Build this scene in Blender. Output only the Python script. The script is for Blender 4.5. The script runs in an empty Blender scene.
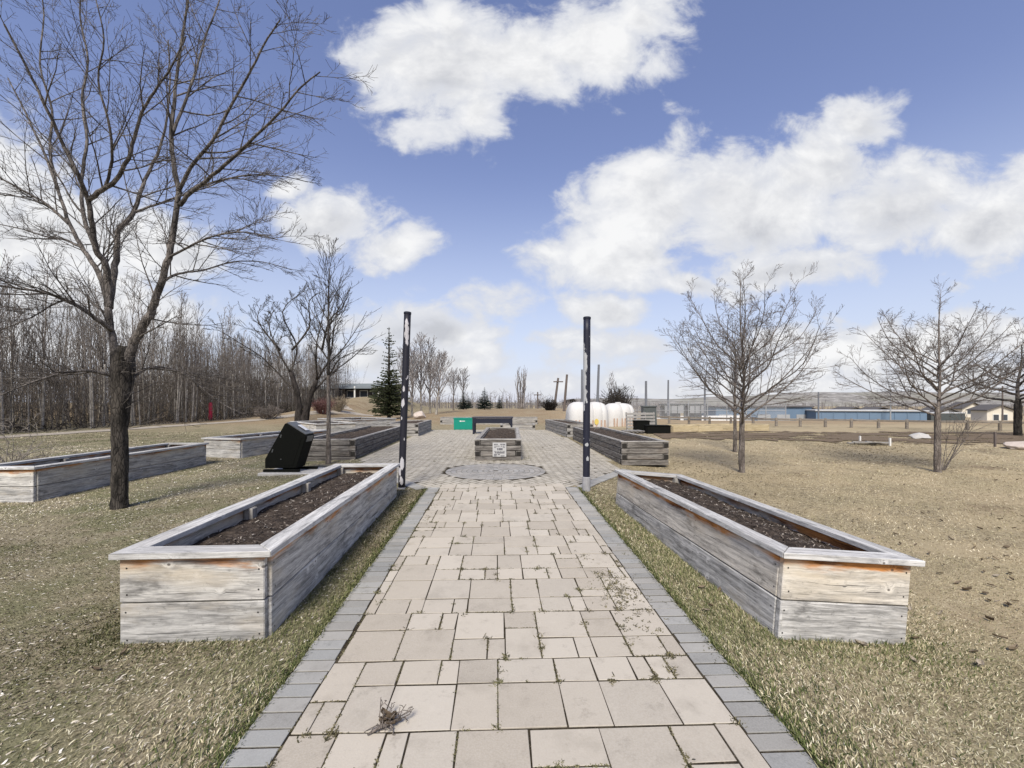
import bpy, bmesh, math, random
import numpy as np
from mathutils import Vector, Matrix
R = math.radians
random.seed(7)
NP = np.random.default_rng(7)
S = bpy.context.scene
COL = S.collection

# ------------------------------------------------------------------ camera, world, sun, exposure
F, CX, HY, EYE = 430.0, 512.0, 402.0, 1.5         # focal length in pixels, vanishing column, horizon row, eye height
cam = bpy.data.cameras.new('camera')
cam.sensor_width = 36.0
cam.lens = F / 1024 * 36
cam.shift_y = (HY - 384) / 1024
cam.clip_start, cam.clip_end = 0.05, 6000
co = bpy.data.objects.new('camera', cam)
COL.objects.link(co)
co.location = (0, 0, EYE)
co.rotation_euler = (R(90), 0, 0)
S.camera = co
S.view_settings.view_transform = 'Standard'
S.view_settings.look = 'None'
S.view_settings.gamma = 1
S.view_settings.exposure = 0.72
SUN_AZ, SUN_EL = R(-170), R(48)                    # azimuth measured from +Y towards +X
sl = bpy.data.lights.new('sun', 'SUN')
sl.energy = 3.1
sl.angle = R(18)
sl.color = (1, .935, .82)
so = bpy.data.objects.new('sun', sl)
COL.objects.link(so)
sdir = Vector((math.sin(SUN_AZ) * math.cos(SUN_EL), math.cos(SUN_AZ) * math.cos(SUN_EL), math.sin(SUN_EL)))
so.rotation_euler = sdir.to_track_quat('Z', 'Y').to_euler()


class NT:
    """small node-tree writer"""
    def __init__(s, nt):
        s.t = nt
        nt.nodes.clear()

    def n(s, kind, ins=None, **kw):
        nd = s.t.nodes.new(kind)
        for k, v in kw.items():
            setattr(nd, k, v)
        for k, v in (ins or {}).items():
            s.put(nd.inputs[k], v)
        return nd

    def put(s, sock, v):
        if isinstance(v, bpy.types.NodeSocket):
            s.t.links.new(v, sock)
        else:
            if isinstance(v, (tuple, list)) and len(v) == 3 and sock.type == 'RGBA':
                v = (*v, 1)
            sock.default_value = v

    def m(s, op, a, b=0.0, c=0.0, clamp=False):
        nd = s.n('ShaderNodeMath', operation=op, use_clamp=clamp)
        for i, v in enumerate((a, b, c)):
            s.put(nd.inputs[i], v)
        return nd.outputs[0]

    def sm(s, x, a, b, lo=0.0, hi=1.0):
        nd = s.n('ShaderNodeMapRange', {'Value': x, 'From Min': a, 'From Max': b, 'To Min': lo, 'To Max': hi}, interpolation_type='SMOOTHSTEP')
        return nd.outputs[0]

    def lin(s, x, a, b, lo=0.0, hi=1.0):
        return s.n('ShaderNodeMapRange', {'Value': x, 'From Min': a, 'From Max': b, 'To Min': lo, 'To Max': hi}).outputs[0]

    def mix(s, f, a, b, mode='MIX'):
        nd = s.n('ShaderNodeMix', data_type='RGBA', blend_type=mode)
        s.put(nd.inputs[0], f)
        s.put(nd.inputs[6], a)
        s.put(nd.inputs[7], b)
        return nd.outputs[2]

    def noise(s, vec, scale, detail=4.0, rough=.55, dist=0.0, dims='3D'):
        return s.n('ShaderNodeTexNoise', {'Vector': vec, 'Scale': scale, 'Detail': detail, 'Roughness': rough, 'Distortion': dist}, noise_dimensions=dims).outputs[0]

    def vmul(s, v, k):
        return s.n('ShaderNodeVectorMath', {0: v, 1: k}, operation='MULTIPLY').outputs[0]

    def vadd(s, v, k):
        return s.n('ShaderNodeVectorMath', {0: v, 1: k}, operation='ADD').outputs[0]

    def xyz(s, v):
        return s.n('ShaderNodeSeparateXYZ', {0: v}).outputs

    def ramp(s, f, stops):
        nd = s.n('ShaderNodeValToRGB', {0: f})
        e = nd.color_ramp.elements
        while len(e) < len(stops):
            e.new(.5)
        for el, (p, c) in zip(e, stops):
            el.position = p
            el.color = (*c, 1)
        return nd.outputs[0]


w = bpy.data.worlds.new('World')
S.world = w
w.use_nodes = True
t = NT(w.node_tree)
sky = t.n('ShaderNodeTexSky', sky_type='NISHITA', sun_disc=False, sun_elevation=SUN_EL, sun_rotation=SUN_AZ, altitude=300.0, air_density=1.0, dust_density=.6, ozone_density=2.0)
gen = t.n('ShaderNodeTexCoord').outputs['Generated']
gx, gy, gz = t.xyz(gen)
ay = t.m('MAXIMUM', t.m('ABSOLUTE', gy), .04)
U, V = t.m('DIVIDE', gx, ay), t.m('DIVIDE', gz, ay)
uv = t.n('ShaderNodeCombineXYZ', {0: U, 1: t.m('MULTIPLY', V, 1.35), 2: t.m('MULTIPLY', gy, .3)}).outputs[0]
n1 = t.noise(uv, 3.2, 9.0, .58, .25)
n2 = t.noise(t.vadd(uv, (3.1, 1.7, 0)), 9.0, 7.0, .6, .4)
n3 = t.noise(t.vadd(uv, (7.3, 2.2, 4)), 2.6, 4.0, .5)
n1b = t.noise(t.vadd(uv, (-.035, .055, 0)), 3.2, 6.0, .58, .25)
n2b = t.noise(t.vadd(uv, (3.085, 1.728, 0)), 9.0, 5.0, .6, .4)
wob = t.m('SUBTRACT', t.noise(t.vadd(uv, (1.3, 9.2, 0)), 1.7, 3.0, .5), .5)
# cumulus banks: azimuth and height of each one's middle and its half sizes, all as tangents
BL = [(452, 64, 112, 78, 1.0), (388, 58, 62, 62, .85), (520, 60, 100, 66, .95), (590, 42, 92, 60, 1.0), (640, 22, 56, 44, .8), (470, 108, 60, 42, .8),
      (650, 212, 112, 74, 1.0), (622, 262, 78, 38, .95), (745, 205, 130, 78, 1.0), (820, 168, 90, 48, .95), (868, 128, 52, 34, .8),
      (890, 205, 120, 72, 1.0), (985, 222, 110, 50, 1.0), (1060, 205, 90, 60, .9), (552, 258, 36, 16, .5), (780, 262, 130, 32, .8), (690, 282, 90, 20, .7),
      (322, 222, 64, 36, 1.0), (384, 250, 46, 22, .85), (285, 195, 36, 18, .65), 
      (70, 240, 170, 56, 1.0), (-60, 190, 160, 90, .9), (170, 258, 100, 34, .8), (40, 320, 220, 60, .9),
      (425, 322, 115, 38, .9), (400, 355, 140, 40, .9), (610, 318, 52, 22, .9), (640, 352, 120, 26, .7), (560, 338, 50, 14, .55),
      (880, 352, 150, 32, .75), (1000, 336, 90, 26, .6), (700, 385, 260, 22, .6), (330, 385, 260, 26, .75), (980, 380, 200, 26, .8)]
Uw = t.m('ADD', U, t.m('MULTIPLY', wob, .14))
Vw = t.m('ADD', V, t.m('MULTIPLY', t.m('SUBTRACT', n3, .5), .16))
E, G = None, None
for (px, py, rx, ry, k) in BL:
    du = t.m('MULTIPLY', t.m('SUBTRACT', Uw, (px - CX) / F), F / rx)
    dv = t.m('MULTIPLY', t.m('SUBTRACT', Vw, (HY - py) / F), F / ry)
    d = t.m('SQRT', t.m('MULTIPLY_ADD', du, du, t.m('MULTIPLY', dv, dv)))
    e = t.m('MULTIPLY_ADD', d, -k, k)
    E = e if E is None else t.m('SMOOTH_MAX', E, e, .12)
dens = t.m('ADD', E, t.m('MULTIPLY_ADD', t.m('SUBTRACT', n1, .5), 1.75, t.m('MULTIPLY', t.m('SUBTRACT', n2, .5), 1.1)))
alpha = t.sm(dens, .0, .36)
relief = t.m('ADD', t.m('MULTIPLY', t.m('SUBTRACT', n1, n1b), 3.2), t.m('MULTIPLY', t.m('SUBTRACT', n2, n2b), 1.8))
puff = t.m('MULTIPLY_ADD', n2, .45, t.m('MULTIPLY', n3, .7))
body = t.m('MULTIPLY', t.sm(E, .22, .8), t.sm(puff, .38, .72))
low = t.m('MULTIPLY', t.sm(E, .12, .55), t.sm(V, .62, .25))
body = t.m('MULTIPLY', body, t.lin(low, 0, 1, .45, 1.0))
body = t.m('SUBTRACT', body, t.m('MULTIPLY', relief, .75), clamp=True)
cloud = t.mix(body, (6.8, 6.8, 6.8), (4.1, 4.2, 4.5))
cloud = t.mix(t.sm(dens, .2, .7, 1, 0), cloud, (5.2, 5.35, 5.75))
hz = t.sm(gz, .0, .75)
skyc = t.mix(1.0, sky.outputs[0], t.mix(hz, (1.75, 1.32, 1.22), (1.06, .93, 1.10)), 'MULTIPLY')
skyc = t.mix(t.sm(gz, .5, -.04, 0, .85), skyc, (4.6, 5.2, 6.0))
skyc = t.mix(.2, skyc, (2.5, 3.2, 5.6))
full = t.mix(t.m('MULTIPLY', alpha, .97), skyc, cloud)
bg = t.n('ShaderNodeBackground', {'Color': full, 'Strength': .085})
t.n('ShaderNodeOutputWorld', {0: bg.outputs[0]})

# ------------------------------------------------------------------ terrain function and placing
def ss(a, b, x):
    q = np.clip((np.asarray(x, float) - a) / (b - a), 0, 1)
    return q * q * (3 - 2 * q)


def H(x, y):
    x = np.asarray(x, float)
    y = np.asarray(y, float)
    z = .02 * np.clip(y - 2.5, 0, 5.0)
    z = z - .09 * np.clip(x - 1.35, 0, 2.2) * (1 - ss(8, 17, y)) * ss(-3, 1, y)
    z = z - .10 * ss(-2.7, -6.5, x) * (1 - ss(9, 16, y)) * ss(-3, 1, y)
    z = z + .62 * ss(25, 40, y) * (1 - ss(48, 90, y)) * ss(-12, -4, x) * (1 - ss(7, 14, x))
    z = z + 2.1 * ss(30, 58, y) * ss(-14, -18.5, x) * (1 - ss(-19.5, -23, x) * .8) * (1 - ss(68, 95, y))
    z = z - 2.3 * ss(30, 68, y) * ss(7, 17, x)
    z = z + .9 * ss(-21.5, -40, x) * ss(5, 30, y)
    z = z - 1.8 * ss(90, 160, y) * (1 - ss(7, 17, x))
    return z


def h(x, y):
    return float(H(x, y))


def at(px, py):
    """where the line of sight through this direction meets the ground"""
    y = 1.0
    while y < 400:
        x, z = (px - CX) / F * y, EYE + (HY - py) / F * y
        if z < h(x, y):
            return Vector((x, y, h(x, y)))
        y += max(.01, y * .002)
    return Vector((x, y, z))


def atd(px, py, y):
    return Vector(((px - CX) / F * y, y, EYE + (HY - py) / F * y))


# ------------------------------------------------------------------ object helpers
def tag(o, label=None, cat=None, group=None, kind=None):
    if label: o['label'] = label
    if cat: o['category'] = cat
    if group: o['group'] = group
    if kind: o['kind'] = kind
    return o


def empty(name, loc, rz=0.0, label=None, cat=None, group=None):
    o = bpy.data.objects.new(name, None)
    o.empty_display_size = .2
    COL.objects.link(o)
    o.location = loc
    o.rotation_euler = (0, 0, rz)
    return tag(o, label, cat, group)


def copy_tree(o, parent=None):
    c = o.copy()
    COL.objects.link(c)
    c.parent = parent
    for ch in list(o.children):
        copy_tree(ch, c)
    return c


class MB:
    def __init__(s):
        s.v, s.f, s.mi = [], [], []

    def add(s, vs, fs, mi=0):
        b = len(s.v)
        s.v.extend([tuple(q) for q in vs])
        s.f.extend([tuple(i + b for i in f) for f in fs])
        s.mi.extend([mi] * len(fs) if isinstance(mi, int) else mi)

    def box(s, size, loc=(0, 0, 0), ch=.004, mat=None, mi=0, endmi=None):
        """box with chamfered edges"""
        hx, hy, hz_ = [q / 2 for q in size]
        ch = min(ch, hx * .45, hy * .45, hz_ * .45)
        vs, idx = [], {}
        for sx in (-1, 1):
            for sy in (-1, 1):
                for sz in (-1, 1):
                    for ax in range(3):
                        p = [sx * (hx - ch), sy * (hy - ch), sz * (hz_ - ch)]
                        p[ax] += ch * (sx, sy, sz)[ax]
                        idx[(sx, sy, sz, ax)] = len(vs)
                        vs.append(p)
        fs, mis = [], []
        for ax in range(3):
            o1, o2 = [a for a in range(3) if a != ax]
            for sg in (-1, 1):
                q = []
                for a, b in ((-1, -1), (1, -1), (1, 1), (-1, 1)):
                    k = [0, 0, 0]
                    k[ax], k[o1], k[o2] = sg, a, b
                    q.append(idx[(*k, ax)])
                n = Vector(np.cross(np.subtract(vs[q[1]], vs[q[0]]), np.subtract(vs[q[2]], vs[q[0]])))
                if n[ax] * sg < 0: q.reverse()
                fs.append(q)
                mis.append(endmi if (endmi is not None and ax == 0) else mi)
        for ax in range(3):
            o1, o2 = [a for a in range(3) if a != ax]
            for a in (-1, 1):
                for b in (-1, 1):
                    k0, k1 = [0, 0, 0], [0, 0, 0]
                    k0[ax], k1[ax] = -1, 1
                    k0[o1] = k1[o1] = a
                    k0[o2] = k1[o2] = b
                    q = [idx[(*k0, o1)], idx[(*k1, o1)], idx[(*k1, o2)], idx[(*k0, o2)]]
                    n = np.cross(np.subtract(vs[q[1]], vs[q[0]]), np.subtract(vs[q[2]], vs[q[0]]))
                    if n[o1] * a + n[o2] * b < 0: q.reverse()
                    fs.append(q)
                    mis.append(mi)
        for sx in (-1, 1):
            for sy in (-1, 1):
                for sz in (-1, 1):
                    q = [idx[(sx, sy, sz, a)] for a in range(3)]
                    if sx * sy * sz < 0: q.reverse()
                    fs.append(q)
                    mis.append(mi)
        M = mat if mat is not None else Matrix()
        L = Vector(loc)
        s.add([M @ (Vector(p) + L) for p in vs], fs, mis)

    def prism(s, outline, z0, z1, axis='z', mi=0, M=None):
        """outline (a, b) pairs, counter-clockwise, pushed along an axis"""
        n = len(outline)
        if axis == 'z':
            vs = [(a, b, z0) for a, b in outline] + [(a, b, z1) for a, b in outline]
        else:
            vs = [(a, z0, b) for a, b in outline] + [(a, z1, b) for a, b in outline]
        fs = [tuple(range(n))[::-1], tuple(range(n, 2 * n))] + [(i, (i + 1) % n, n + (i + 1) % n, n + i) for i in range(n)]
        if axis != 'z': fs = [f[::-1] for f in fs]
        if M is not None: vs = [M @ Vector(q) for q in vs]
        s.add(vs, fs, mi)

    def tube(s, pts, rad, sides=6, cap=True, mi=0):
        pts = [Vector(p) for p in pts]
        n = len(pts)
        d0 = (pts[1] - pts[0]).normalized()
        ref = Vector((1, 0, 0)) if abs(d0.x) < .8 else Vector((0, 1, 0))
        b = len(s.v)
        for i in range(n):
            d = (pts[min(i + 1, n - 1)] - pts[max(i - 1, 0)])
            d = d.normalized() if d.length > 1e-9 else d0
            ref = (ref - d * ref.dot(d))
            ref = ref.normalized() if ref.length > 1e-6 else d.orthogonal().normalized()
            bi = d.cross(ref)
            r = rad[i]
            for k in range(sides):
                a = 2 * math.pi * k / sides
                q = pts[i] + ref * (r * math.cos(a)) + bi * (r * math.sin(a))
                s.v.append((q.x, q.y, q.z))
        for i in range(n - 1):
            for k in range(sides):
                k2 = (k + 1) % sides
                s.f.append((b + i * sides + k, b + i * sides + k2, b + (i + 1) * sides + k2, b + (i + 1) * sides + k))
                s.mi.append(mi)
        if cap:
            s.f.append(tuple(b + k for k in range(sides))[::-1])
            s.f.append(tuple(b + (n - 1) * sides + k for k in range(sides)))
            s.mi += [mi, mi]

    def build(s, name, mats, parent=None, smooth=False, loc=None, rz=0.0):
        me = bpy.data.meshes.new(name)
        me.from_pydata(s.v, [], s.f)
        if not isinstance(mats, (list, tuple)): mats = [mats]
        for m_ in mats: me.materials.append(m_)
        if len(mats) > 1: me.polygons.foreach_set('material_index', s.mi)
        if smooth: me.polygons.foreach_set('use_smooth', [True] * len(s.f))
        me.update()
        o = bpy.data.objects.new(name, me)
        COL.objects.link(o)
        if parent is not None: o.parent = parent
        if loc is not None: o.location = loc
        if rz: o.rotation_euler = (0, 0, rz)
        return o


def np_mesh(name, V_, F_, mat, smooth=False):
    """all faces with the same number of corners, straight from arrays"""
    me = bpy.data.meshes.new(name)
    V_ = np.asarray(V_, np.float32)
    F_ = np.asarray(F_, np.int32)
    k = F_.shape[1]
    me.vertices.add(len(V_))
    me.vertices.foreach_set('co', V_.ravel())
    me.loops.add(F_.size)
    me.loops.foreach_set('vertex_index', F_.ravel())
    me.polygons.add(len(F_))
    me.polygons.foreach_set('loop_start', np.arange(len(F_), dtype=np.int32) * k)
    me.polygons.foreach_set('loop_total', np.full(len(F_), k, np.int32))
    if smooth: me.polygons.foreach_set('use_smooth', np.ones(len(F_), bool))
    me.update(calc_edges=True)
    me.materials.append(mat)
    o = bpy.data.objects.new(name, me)
    COL.objects.link(o)
    return o


# ------------------------------------------------------------------ materials
def material(name):
    m_ = bpy.data.materials.new(name)
    m_.use_nodes = True
    return m_, NT(m_.node_tree)


def finish(t, col, rough=.85, bump=None, bs=.3, bd=.01, spec=.3, alpha=None, metal=0.0):
    p = t.n('ShaderNodeBsdfPrincipled', {'Base Color': col, 'Roughness': rough, 'Specular IOR Level': spec, 'Metallic': metal})
    if bump is not None:
        b = t.n('ShaderNodeBump', {'Height': bump, 'Strength': bs, 'Distance': bd})
        t.put(p.inputs['Normal'], b.outputs[0])
    if alpha is not None: t.put(p.inputs['Alpha'], alpha)
    t.n('ShaderNodeOutputMaterial', {0: p.outputs[0]})


def simple(name, col, rough=.8, var=.25, scale=8.0, spec=.3, metal=0.0, bs=.2):
    m_, t = material(name)
    P = t.n('ShaderNodeTexCoord').outputs['Object']
    n = t.noise(P, scale, 5.0)
    c = t.mix(n, tuple(q * (1 - var) for q in col), tuple(min(1, q * (1 + var)) for q in col))
    finish(t, c, rough, n, bs, .01, spec, None, metal)
    return m_


def wood(name, dark, mid, light, warm, stain=0.0, stain_z=.1, knots=True, warm_k=.5):
    """weathered board: grain runs along the local x of each board"""
    m_, t = material(name)
    P = t.n('ShaderNodeTexCoord').outputs['Object']
    rnd = t.n('ShaderNodeObjectInfo').outputs['Random']
    off = t.n('ShaderNodeCombineXYZ', {0: t.m('MULTIPLY', rnd, 37.0), 1: t.m('MULTIPLY', rnd, 11.0), 2: t.m('MULTIPLY', rnd, 23.0)}).outputs[0]
    Q = t.vadd(P, off)
    x, y, z = t.xyz(P)
    vk = t.n('ShaderNodeTexVoronoi', {'Vector': t.vmul(Q, (6.5, .01, 8.5)), 'Scale': 1.0, 'Randomness': 1.0}, feature='F1')
    keep = t.m('GREATER_THAN', t.xyz(vk.outputs['Color'])[0], .55)
    vk = t.m('ADD', vk.outputs['Distance'], t.m('MULTIPLY', t.m('SUBTRACT', 1.0, keep), 3.0))
    kn = t.sm(vk, .10, .05) if knots else 0.0
    kring = t.sm(vk, .30, .1) if knots else 0.0
    warp = t.m('MULTIPLY', t.noise(t.vmul(Q, (1.3, 3, 3)), 1.0, 2.0), .06)
    G_ = t.vadd(Q, t.n('ShaderNodeCombineXYZ', {1: warp, 2: t.m('ADD', warp, t.m('MULTIPLY', kring, .025))}).outputs[0])
    g1 = t.noise(t.vmul(G_, (2.2, 30, 30)), 1.0, 7.0, .68)
    g2 = t.noise(t.vmul(G_, (7, 110, 110)), 1.0, 4.0, .7)
    big = t.noise(t.vmul(Q, (1.4, 4, 5)), 1.0, 4.0, .6)
    blot = t.noise(t.vmul(Q, (3.0, 7, 9)), 1.0, 5.0, .65)
    g = t.m('ADD', t.m('MULTIPLY', g1, .6), t.m('MULTIPLY', g2, .4))
    c = t.ramp(g, [(.33, dark), (.47, mid), (.60, light)])
    c = t.mix(t.m('MULTIPLY', t.sm(big, .48, .68), warm_k), c, warm)
    c = t.mix(t.m('MULTIPLY', t.sm(blot, .54, .70), .7), c, tuple(q * .9 for q in dark))
    c = t.mix(t.m('MULTIPLY', t.sm(blot, .44, .3), .35), c, tuple(min(1, q * 1.15) for q in light))
    mot = t.noise(t.vmul(Q, (24, 34, 34)), 1.0, 5.0, .7)
    c = t.mix(t.m('MULTIPLY', t.sm(mot, .56, .72), .45), c, tuple(q * .8 for q in dark))
    c = t.mix(t.m('MULTIPLY', t.m('MULTIPLY', kring, t.sm(mot, .4, .5)), .5), c, tuple(min(1, q * 1.2) for q in light))
    if stain:
        sn = t.noise(t.vmul(Q, (2.2, 3, 12)), 1.0, 4.0, .6)
        band = t.sm(t.m('ADD', z, t.m('MULTIPLY', t.m('SUBTRACT', sn, .5), .22)), stain_z - .05, stain_z + .005)
        band = t.m('MULTIPLY', band, t.sm(t.noise(t.vmul(Q, (1.1, 1, 1)), 1.0, 2.0), .36 - .1 * max(0, stain - .7), .58 - .15 * max(0, stain - .7)))
        wide = t.m('MULTIPLY', t.sm(t.m('ADD', z, t.m('MULTIPLY', t.m('SUBTRACT', sn, .5), .3)), -.06, stain_z), t.sm(big, .4, .6))
        c = t.mix(t.m('MULTIPLY', wide, .75 * stain * .85), c, (.53, .455, .345))
        c = t.mix(t.m('MULTIPLY', band, stain), c, t.mix(t.sm(g1, .35, .6), (.10, .035, .012), (.50, .22, .07)))
    c = t.mix(t.m('MULTIPLY', kn, .8), c, (.06, .05, .045))
    c = t.mix(1.0, c, t.lin(rnd, 0, 1, .84, 1.12), 'MULTIPLY')
    crack = t.sm(t.noise(t.vmul(G_, (.9, 48, 48)), 1.0, 4.0, .6), .36, .29)
    c = t.mix(t.m('MULTIPLY', crack, .75), c, (.05, .05, .05))
    hgt = t.m('SUBTRACT', g, t.m('ADD', t.m('MULTIPLY', kn, .3), t.m('MULTIPLY', crack, .8)))
    finish(t, c, .88, hgt, .55, .006, .2)
    return m_


M = {}
M['board'] = wood('weathered_board', (.10, .098, .095), (.30, .295, .285), (.56, .55, .53), (.48, .42, .33), 0, warm_k=.45)
M['board_top'] = wood('weathered_top_board', (.11, .107, .10), (.33, .32, .305), (.60, .585, .55), (.48, .43, .35), .95, .12, warm_k=.38)
M['board_orange'] = wood('orange_stained_board', (.13, .12, .105), (.38, .355, .315), (.64, .60, .53), (.53, .475, .385), 1.2, .118, warm_k=.5)
M['cap'] = wood('weathered_cap_board', (.17, .17, .17), (.39, .385, .375), (.60, .595, .58), (.44, .40, .35), 0, knots=True, warm_k=.15)
M['timber'] = wood('old_timber', (.035, .032, .029), (.115, .105, .096), (.25, .235, .215), (.2, .16, .12), 0, knots=False, warm_k=.3)
M['timber_pale'] = wood('old_timber_pale', (.11, .105, .10), (.25, .24, .225), (.40, .385, .36), (.33, .28, .22), 0, knots=False, warm_k=.3)
M['end_grain'] = simple('dark_end_grain', (.022, .02, .018), .9, .4, 30)
M['pine'] = wood('new_pine_board', (.30, .24, .145), (.43, .355, .22), (.54, .46, .31), (.45, .36, .2), 0, warm_k=.4)
M['fence_wood'] = wood('fence_rail_wood', (.08, .07, .06), (.16, .14, .12), (.26, .235, .2), (.22, .18, .13), 0, knots=False)
M['concrete'] = simple('concrete', (.42, .41, .39), .9, .18, 14)
M['black_metal'] = simple('black_paint', (.005, .0055, .0045), .7, .3, 20, .1)
M['black_top'] = simple('greyed_black_paint', (.10, .105, .105), .4, .5, 9, .5)
M['white'] = simple('white_paint', (.78, .78, .78), .5, .06, 8)
M['ink'] = simple('grey_ink', (.13, .13, .14), .7, .3, 30)
M['notice'] = simple('weathered_notice', (.42, .42, .42), .7, .2, 12)
M['teal'] = simple('teal_plastic', (.005, .22, .155), .5, .15, 9)
M['blue_black'] = simple('dark_table_paint', (.012, .014, .026), .55, .3, 12)
M['table_top'] = simple('table_top_paint', (.045, .042, .052), .5, .4, 10)
M['red'] = simple('red_paint', (.42, .025, .06), .6, .2, 10)
M['boulder'] = simple('pale_boulder', (.46, .40, .35), .9, .35, 5, bs=.6)
M['dark_grey'] = simple('dark_grey_plastic', (.075, .085, .085), .6, .3, 8)
M['pallet'] = simple('grey_pallet_wood', (.27, .26, .245), .9, .35, 12)
M['blue_wall'] = simple('blue_siding', (.125, .185, .265), .7, .14, .6)
M['roof_dark'] = simple('dark_roof', (.09, .085, .085), .9, .25, 2)
M['roof_pale'] = simple('pale_roof', (.42, .43, .44), .8, .15, 2)
M['roof_green'] = simple('grey_green_roof', (.17, .19, .19), .85, .2, 2)
M['cream'] = simple('cream_siding', (.60, .56, .48), .8, .1, 2)
M['grey_wall'] = simple('grey_siding', (.30, .31, .32), .8, .2, 2)
M['dark_wall'] = simple('dark_siding', (.06, .058, .06), .8, .3, 2)
M['pane'] = simple('window_glass', (.05, .06, .075), .15, .3, 3, .6)
M['trim'] = simple('pale_trim', (.62, .62, .6), .7, .1, 3)
M['steel'] = simple('galvanised_steel', (.28, .29, .30), .55, .15, 6, .4)
M['pole_wood'] = simple('brown_pole_wood', (.12, .10, .09), .9, .3, 6)
M['pole_grey'] = simple('grey_pole', (.14, .15, .17), .7, .2, 6)


def tank_mat():
    m_, t = material('white_plastic')
    P = t.n('ShaderNodeTexCoord').outputs['Object']
    n = t.noise(t.vmul(P, (3, 3, .8)), 1.0, 4.0)
    x, y, z = t.xyz(P)
    c = t.mix(n, (.47, .465, .45), (.62, .615, .60))
    dirt = t.m('MULTIPLY', t.sm(z, .5, .05), t.sm(n, .4, .6))
    c = t.mix(t.m('MULTIPLY', dirt, .6), c, (.48, .36, .27))
    finish(t, c, .8, n, .15, .01, .2)
    return m_
M['tank'] = tank_mat()
M['yellow'] = simple('faded_yellow_sticker', (.58, .45, .12), .6, .3, 9)
M['rust'] = simple('tank_saddle', (.42, .30, .23), .8, .3, 9)


def bark(name, dark, light, scale=9.0, blotch=0.0):
    m_, t = material(name)
    P = t.n('ShaderNodeTexCoord').outputs['Object']
    rnd = t.n('ShaderNodeObjectInfo').outputs['Random']
    n = t.noise(t.vmul(P, (scale, scale, scale * .28)), 1.0, 6.0, .65)
    v = t.n('ShaderNodeTexVoronoi', {'Vector': t.vmul(P, (scale * 2.6, scale * 2.6, scale * .7)), 'Scale': 1.0}, feature='DISTANCE_TO_EDGE').outputs['Distance']
    c = t.mix(t.sm(n, .35, .65), dark, light)
    c = t.mix(t.m('MULTIPLY', t.sm(v, .12, .0), .6), c, tuple(q * .5 for q in dark))
    if blotch:
        b = t.sm(t.noise(P, scale * .5, 4.0), .6, .66)
        c = t.mix(t.m('MULTIPLY', b, blotch), c, (.03, .028, .026))
    c = t.mix(1.0, c, t.lin(rnd, 0, 1, .75, 1.2), 'MULTIPLY')
    finish(t, c, .9, t.m('ADD', n, t.m('MULTIPLY', t.sm(v, .0, .15), .5)), .7, .02, .15)
    return m_
M['bark_dark'] = bark('rough_dark_bark', (.02, .018, .016), (.10, .088, .076), 12)
M['bark_limb'] = bark('grey_limb_bark', (.05, .045, .042), (.185, .165, .15), 10)
M['bark_mid'] = bark('brown_grey_bark', (.10, .085, .075), (.24, .21, .185), 12)
M['twig_mid'] = bark('brown_grey_twigs', (.12, .105, .095), (.24, .21, .19), 8)
M['aspen'] = bark('pale_aspen_bark', (.22, .20, .175), (.44, .41, .365), 6, .5)
M['wood_twig'] = bark('wood_edge_twigs', (.17, .15, .135), (.31, .28, .25), 6)
M['thicket'] = bark('thicket_stem_bark', (.075, .064, .055), (.21, .185, .16), 5)
M['bark_black'] = bark('near_black_bark', (.016, .014, .013), (.06, .052, .048), 8)
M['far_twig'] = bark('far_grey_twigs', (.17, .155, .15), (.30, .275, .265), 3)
M['red_twig'] = bark('red_brown_twigs', (.12, .062, .058), (.23, .13, .12), 5)
M['tan_twig'] = bark('tan_twigs', (.26, .21, .15), (.42, .36, .27), 5)
M['pale_twig'] = bark('pale_shoot_bark', (.25, .22, .19), (.42, .38, .34), 5)


def needles(name, a, b):
    m_, t = material(name)
    r_ = t.n('ShaderNodeNewGeometry').outputs['Random Per Island']
    finish(t, t.mix(r_, a, b), .7, None, spec=.2)
    return m_
M['needle'] = needles('spruce_needles', (.022, .032, .017), (.085, .092, .048))
M['needle_far'] = needles('far_spruce_needles', (.01, .018, .014), (.034, .048, .04))


def blades(name, cols, greenish):
    m_, t = material(name)
    g = t.n('ShaderNodeNewGeometry')
    r_ = g.outputs['Random Per Island']
    P = g.outputs['Position']
    x, y, z = t.xyz(P)
    c = t.ramp(r_, cols)
    n = t.noise(P, .8, 4.0, .6)
    if name == 'dry_grass_blades':
        c = t.mix(t.m('MULTIPLY', t.sm(x, 2.0, 4.0), .65), c, t.ramp(r_, [(0, (.13, .095, .055)), (.3, (.34, .27, .165)), (.8, (.48, .395, .255)), (1, (.66, .57, .41))]))
    gm = t.m('MULTIPLY', t.m('MULTIPLY', t.sm(n, .40, .60), greenish), t.lin(t.sm(x, 2.5, -1.0), 0, 1, .6, 1.35))
    c = t.mix(gm, c, t.mix(r_, (.04, .05, .018), (.24, .24, .115)))
    finish(t, c, .8, None, spec=.15)
    return m_
M['grass'] = blades('dry_grass_blades', [(0, (.07, .055, .03)), (.25, (.20, .17, .10)), (.55, (.36, .315, .20)), (.85, (.52, .465, .32)), (1, (.78, .73, .57))], .6)
M['grass_green'] = blades('greening_grass_blades', [(0, (.02, .03, .008)), (.5, (.062, .082, .024)), (.85, (.14, .155, .06)), (1, (.38, .35, .21))], .5)
M['litter'] = blades('leaf_litter_flakes', [(0, (.05, .037, .027)), (.3, (.19, .155, .115)), (.6, (.40, .35, .275)), (.85, (.60, .55, .46)), (1, (.80, .76, .68))], 0)
M['weed'] = blades('joint_weed_blades', [(0, (.03, .028, .016)), (.4, (.085, .075, .04)), (1, (.22, .19, .11))], .4)
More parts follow.
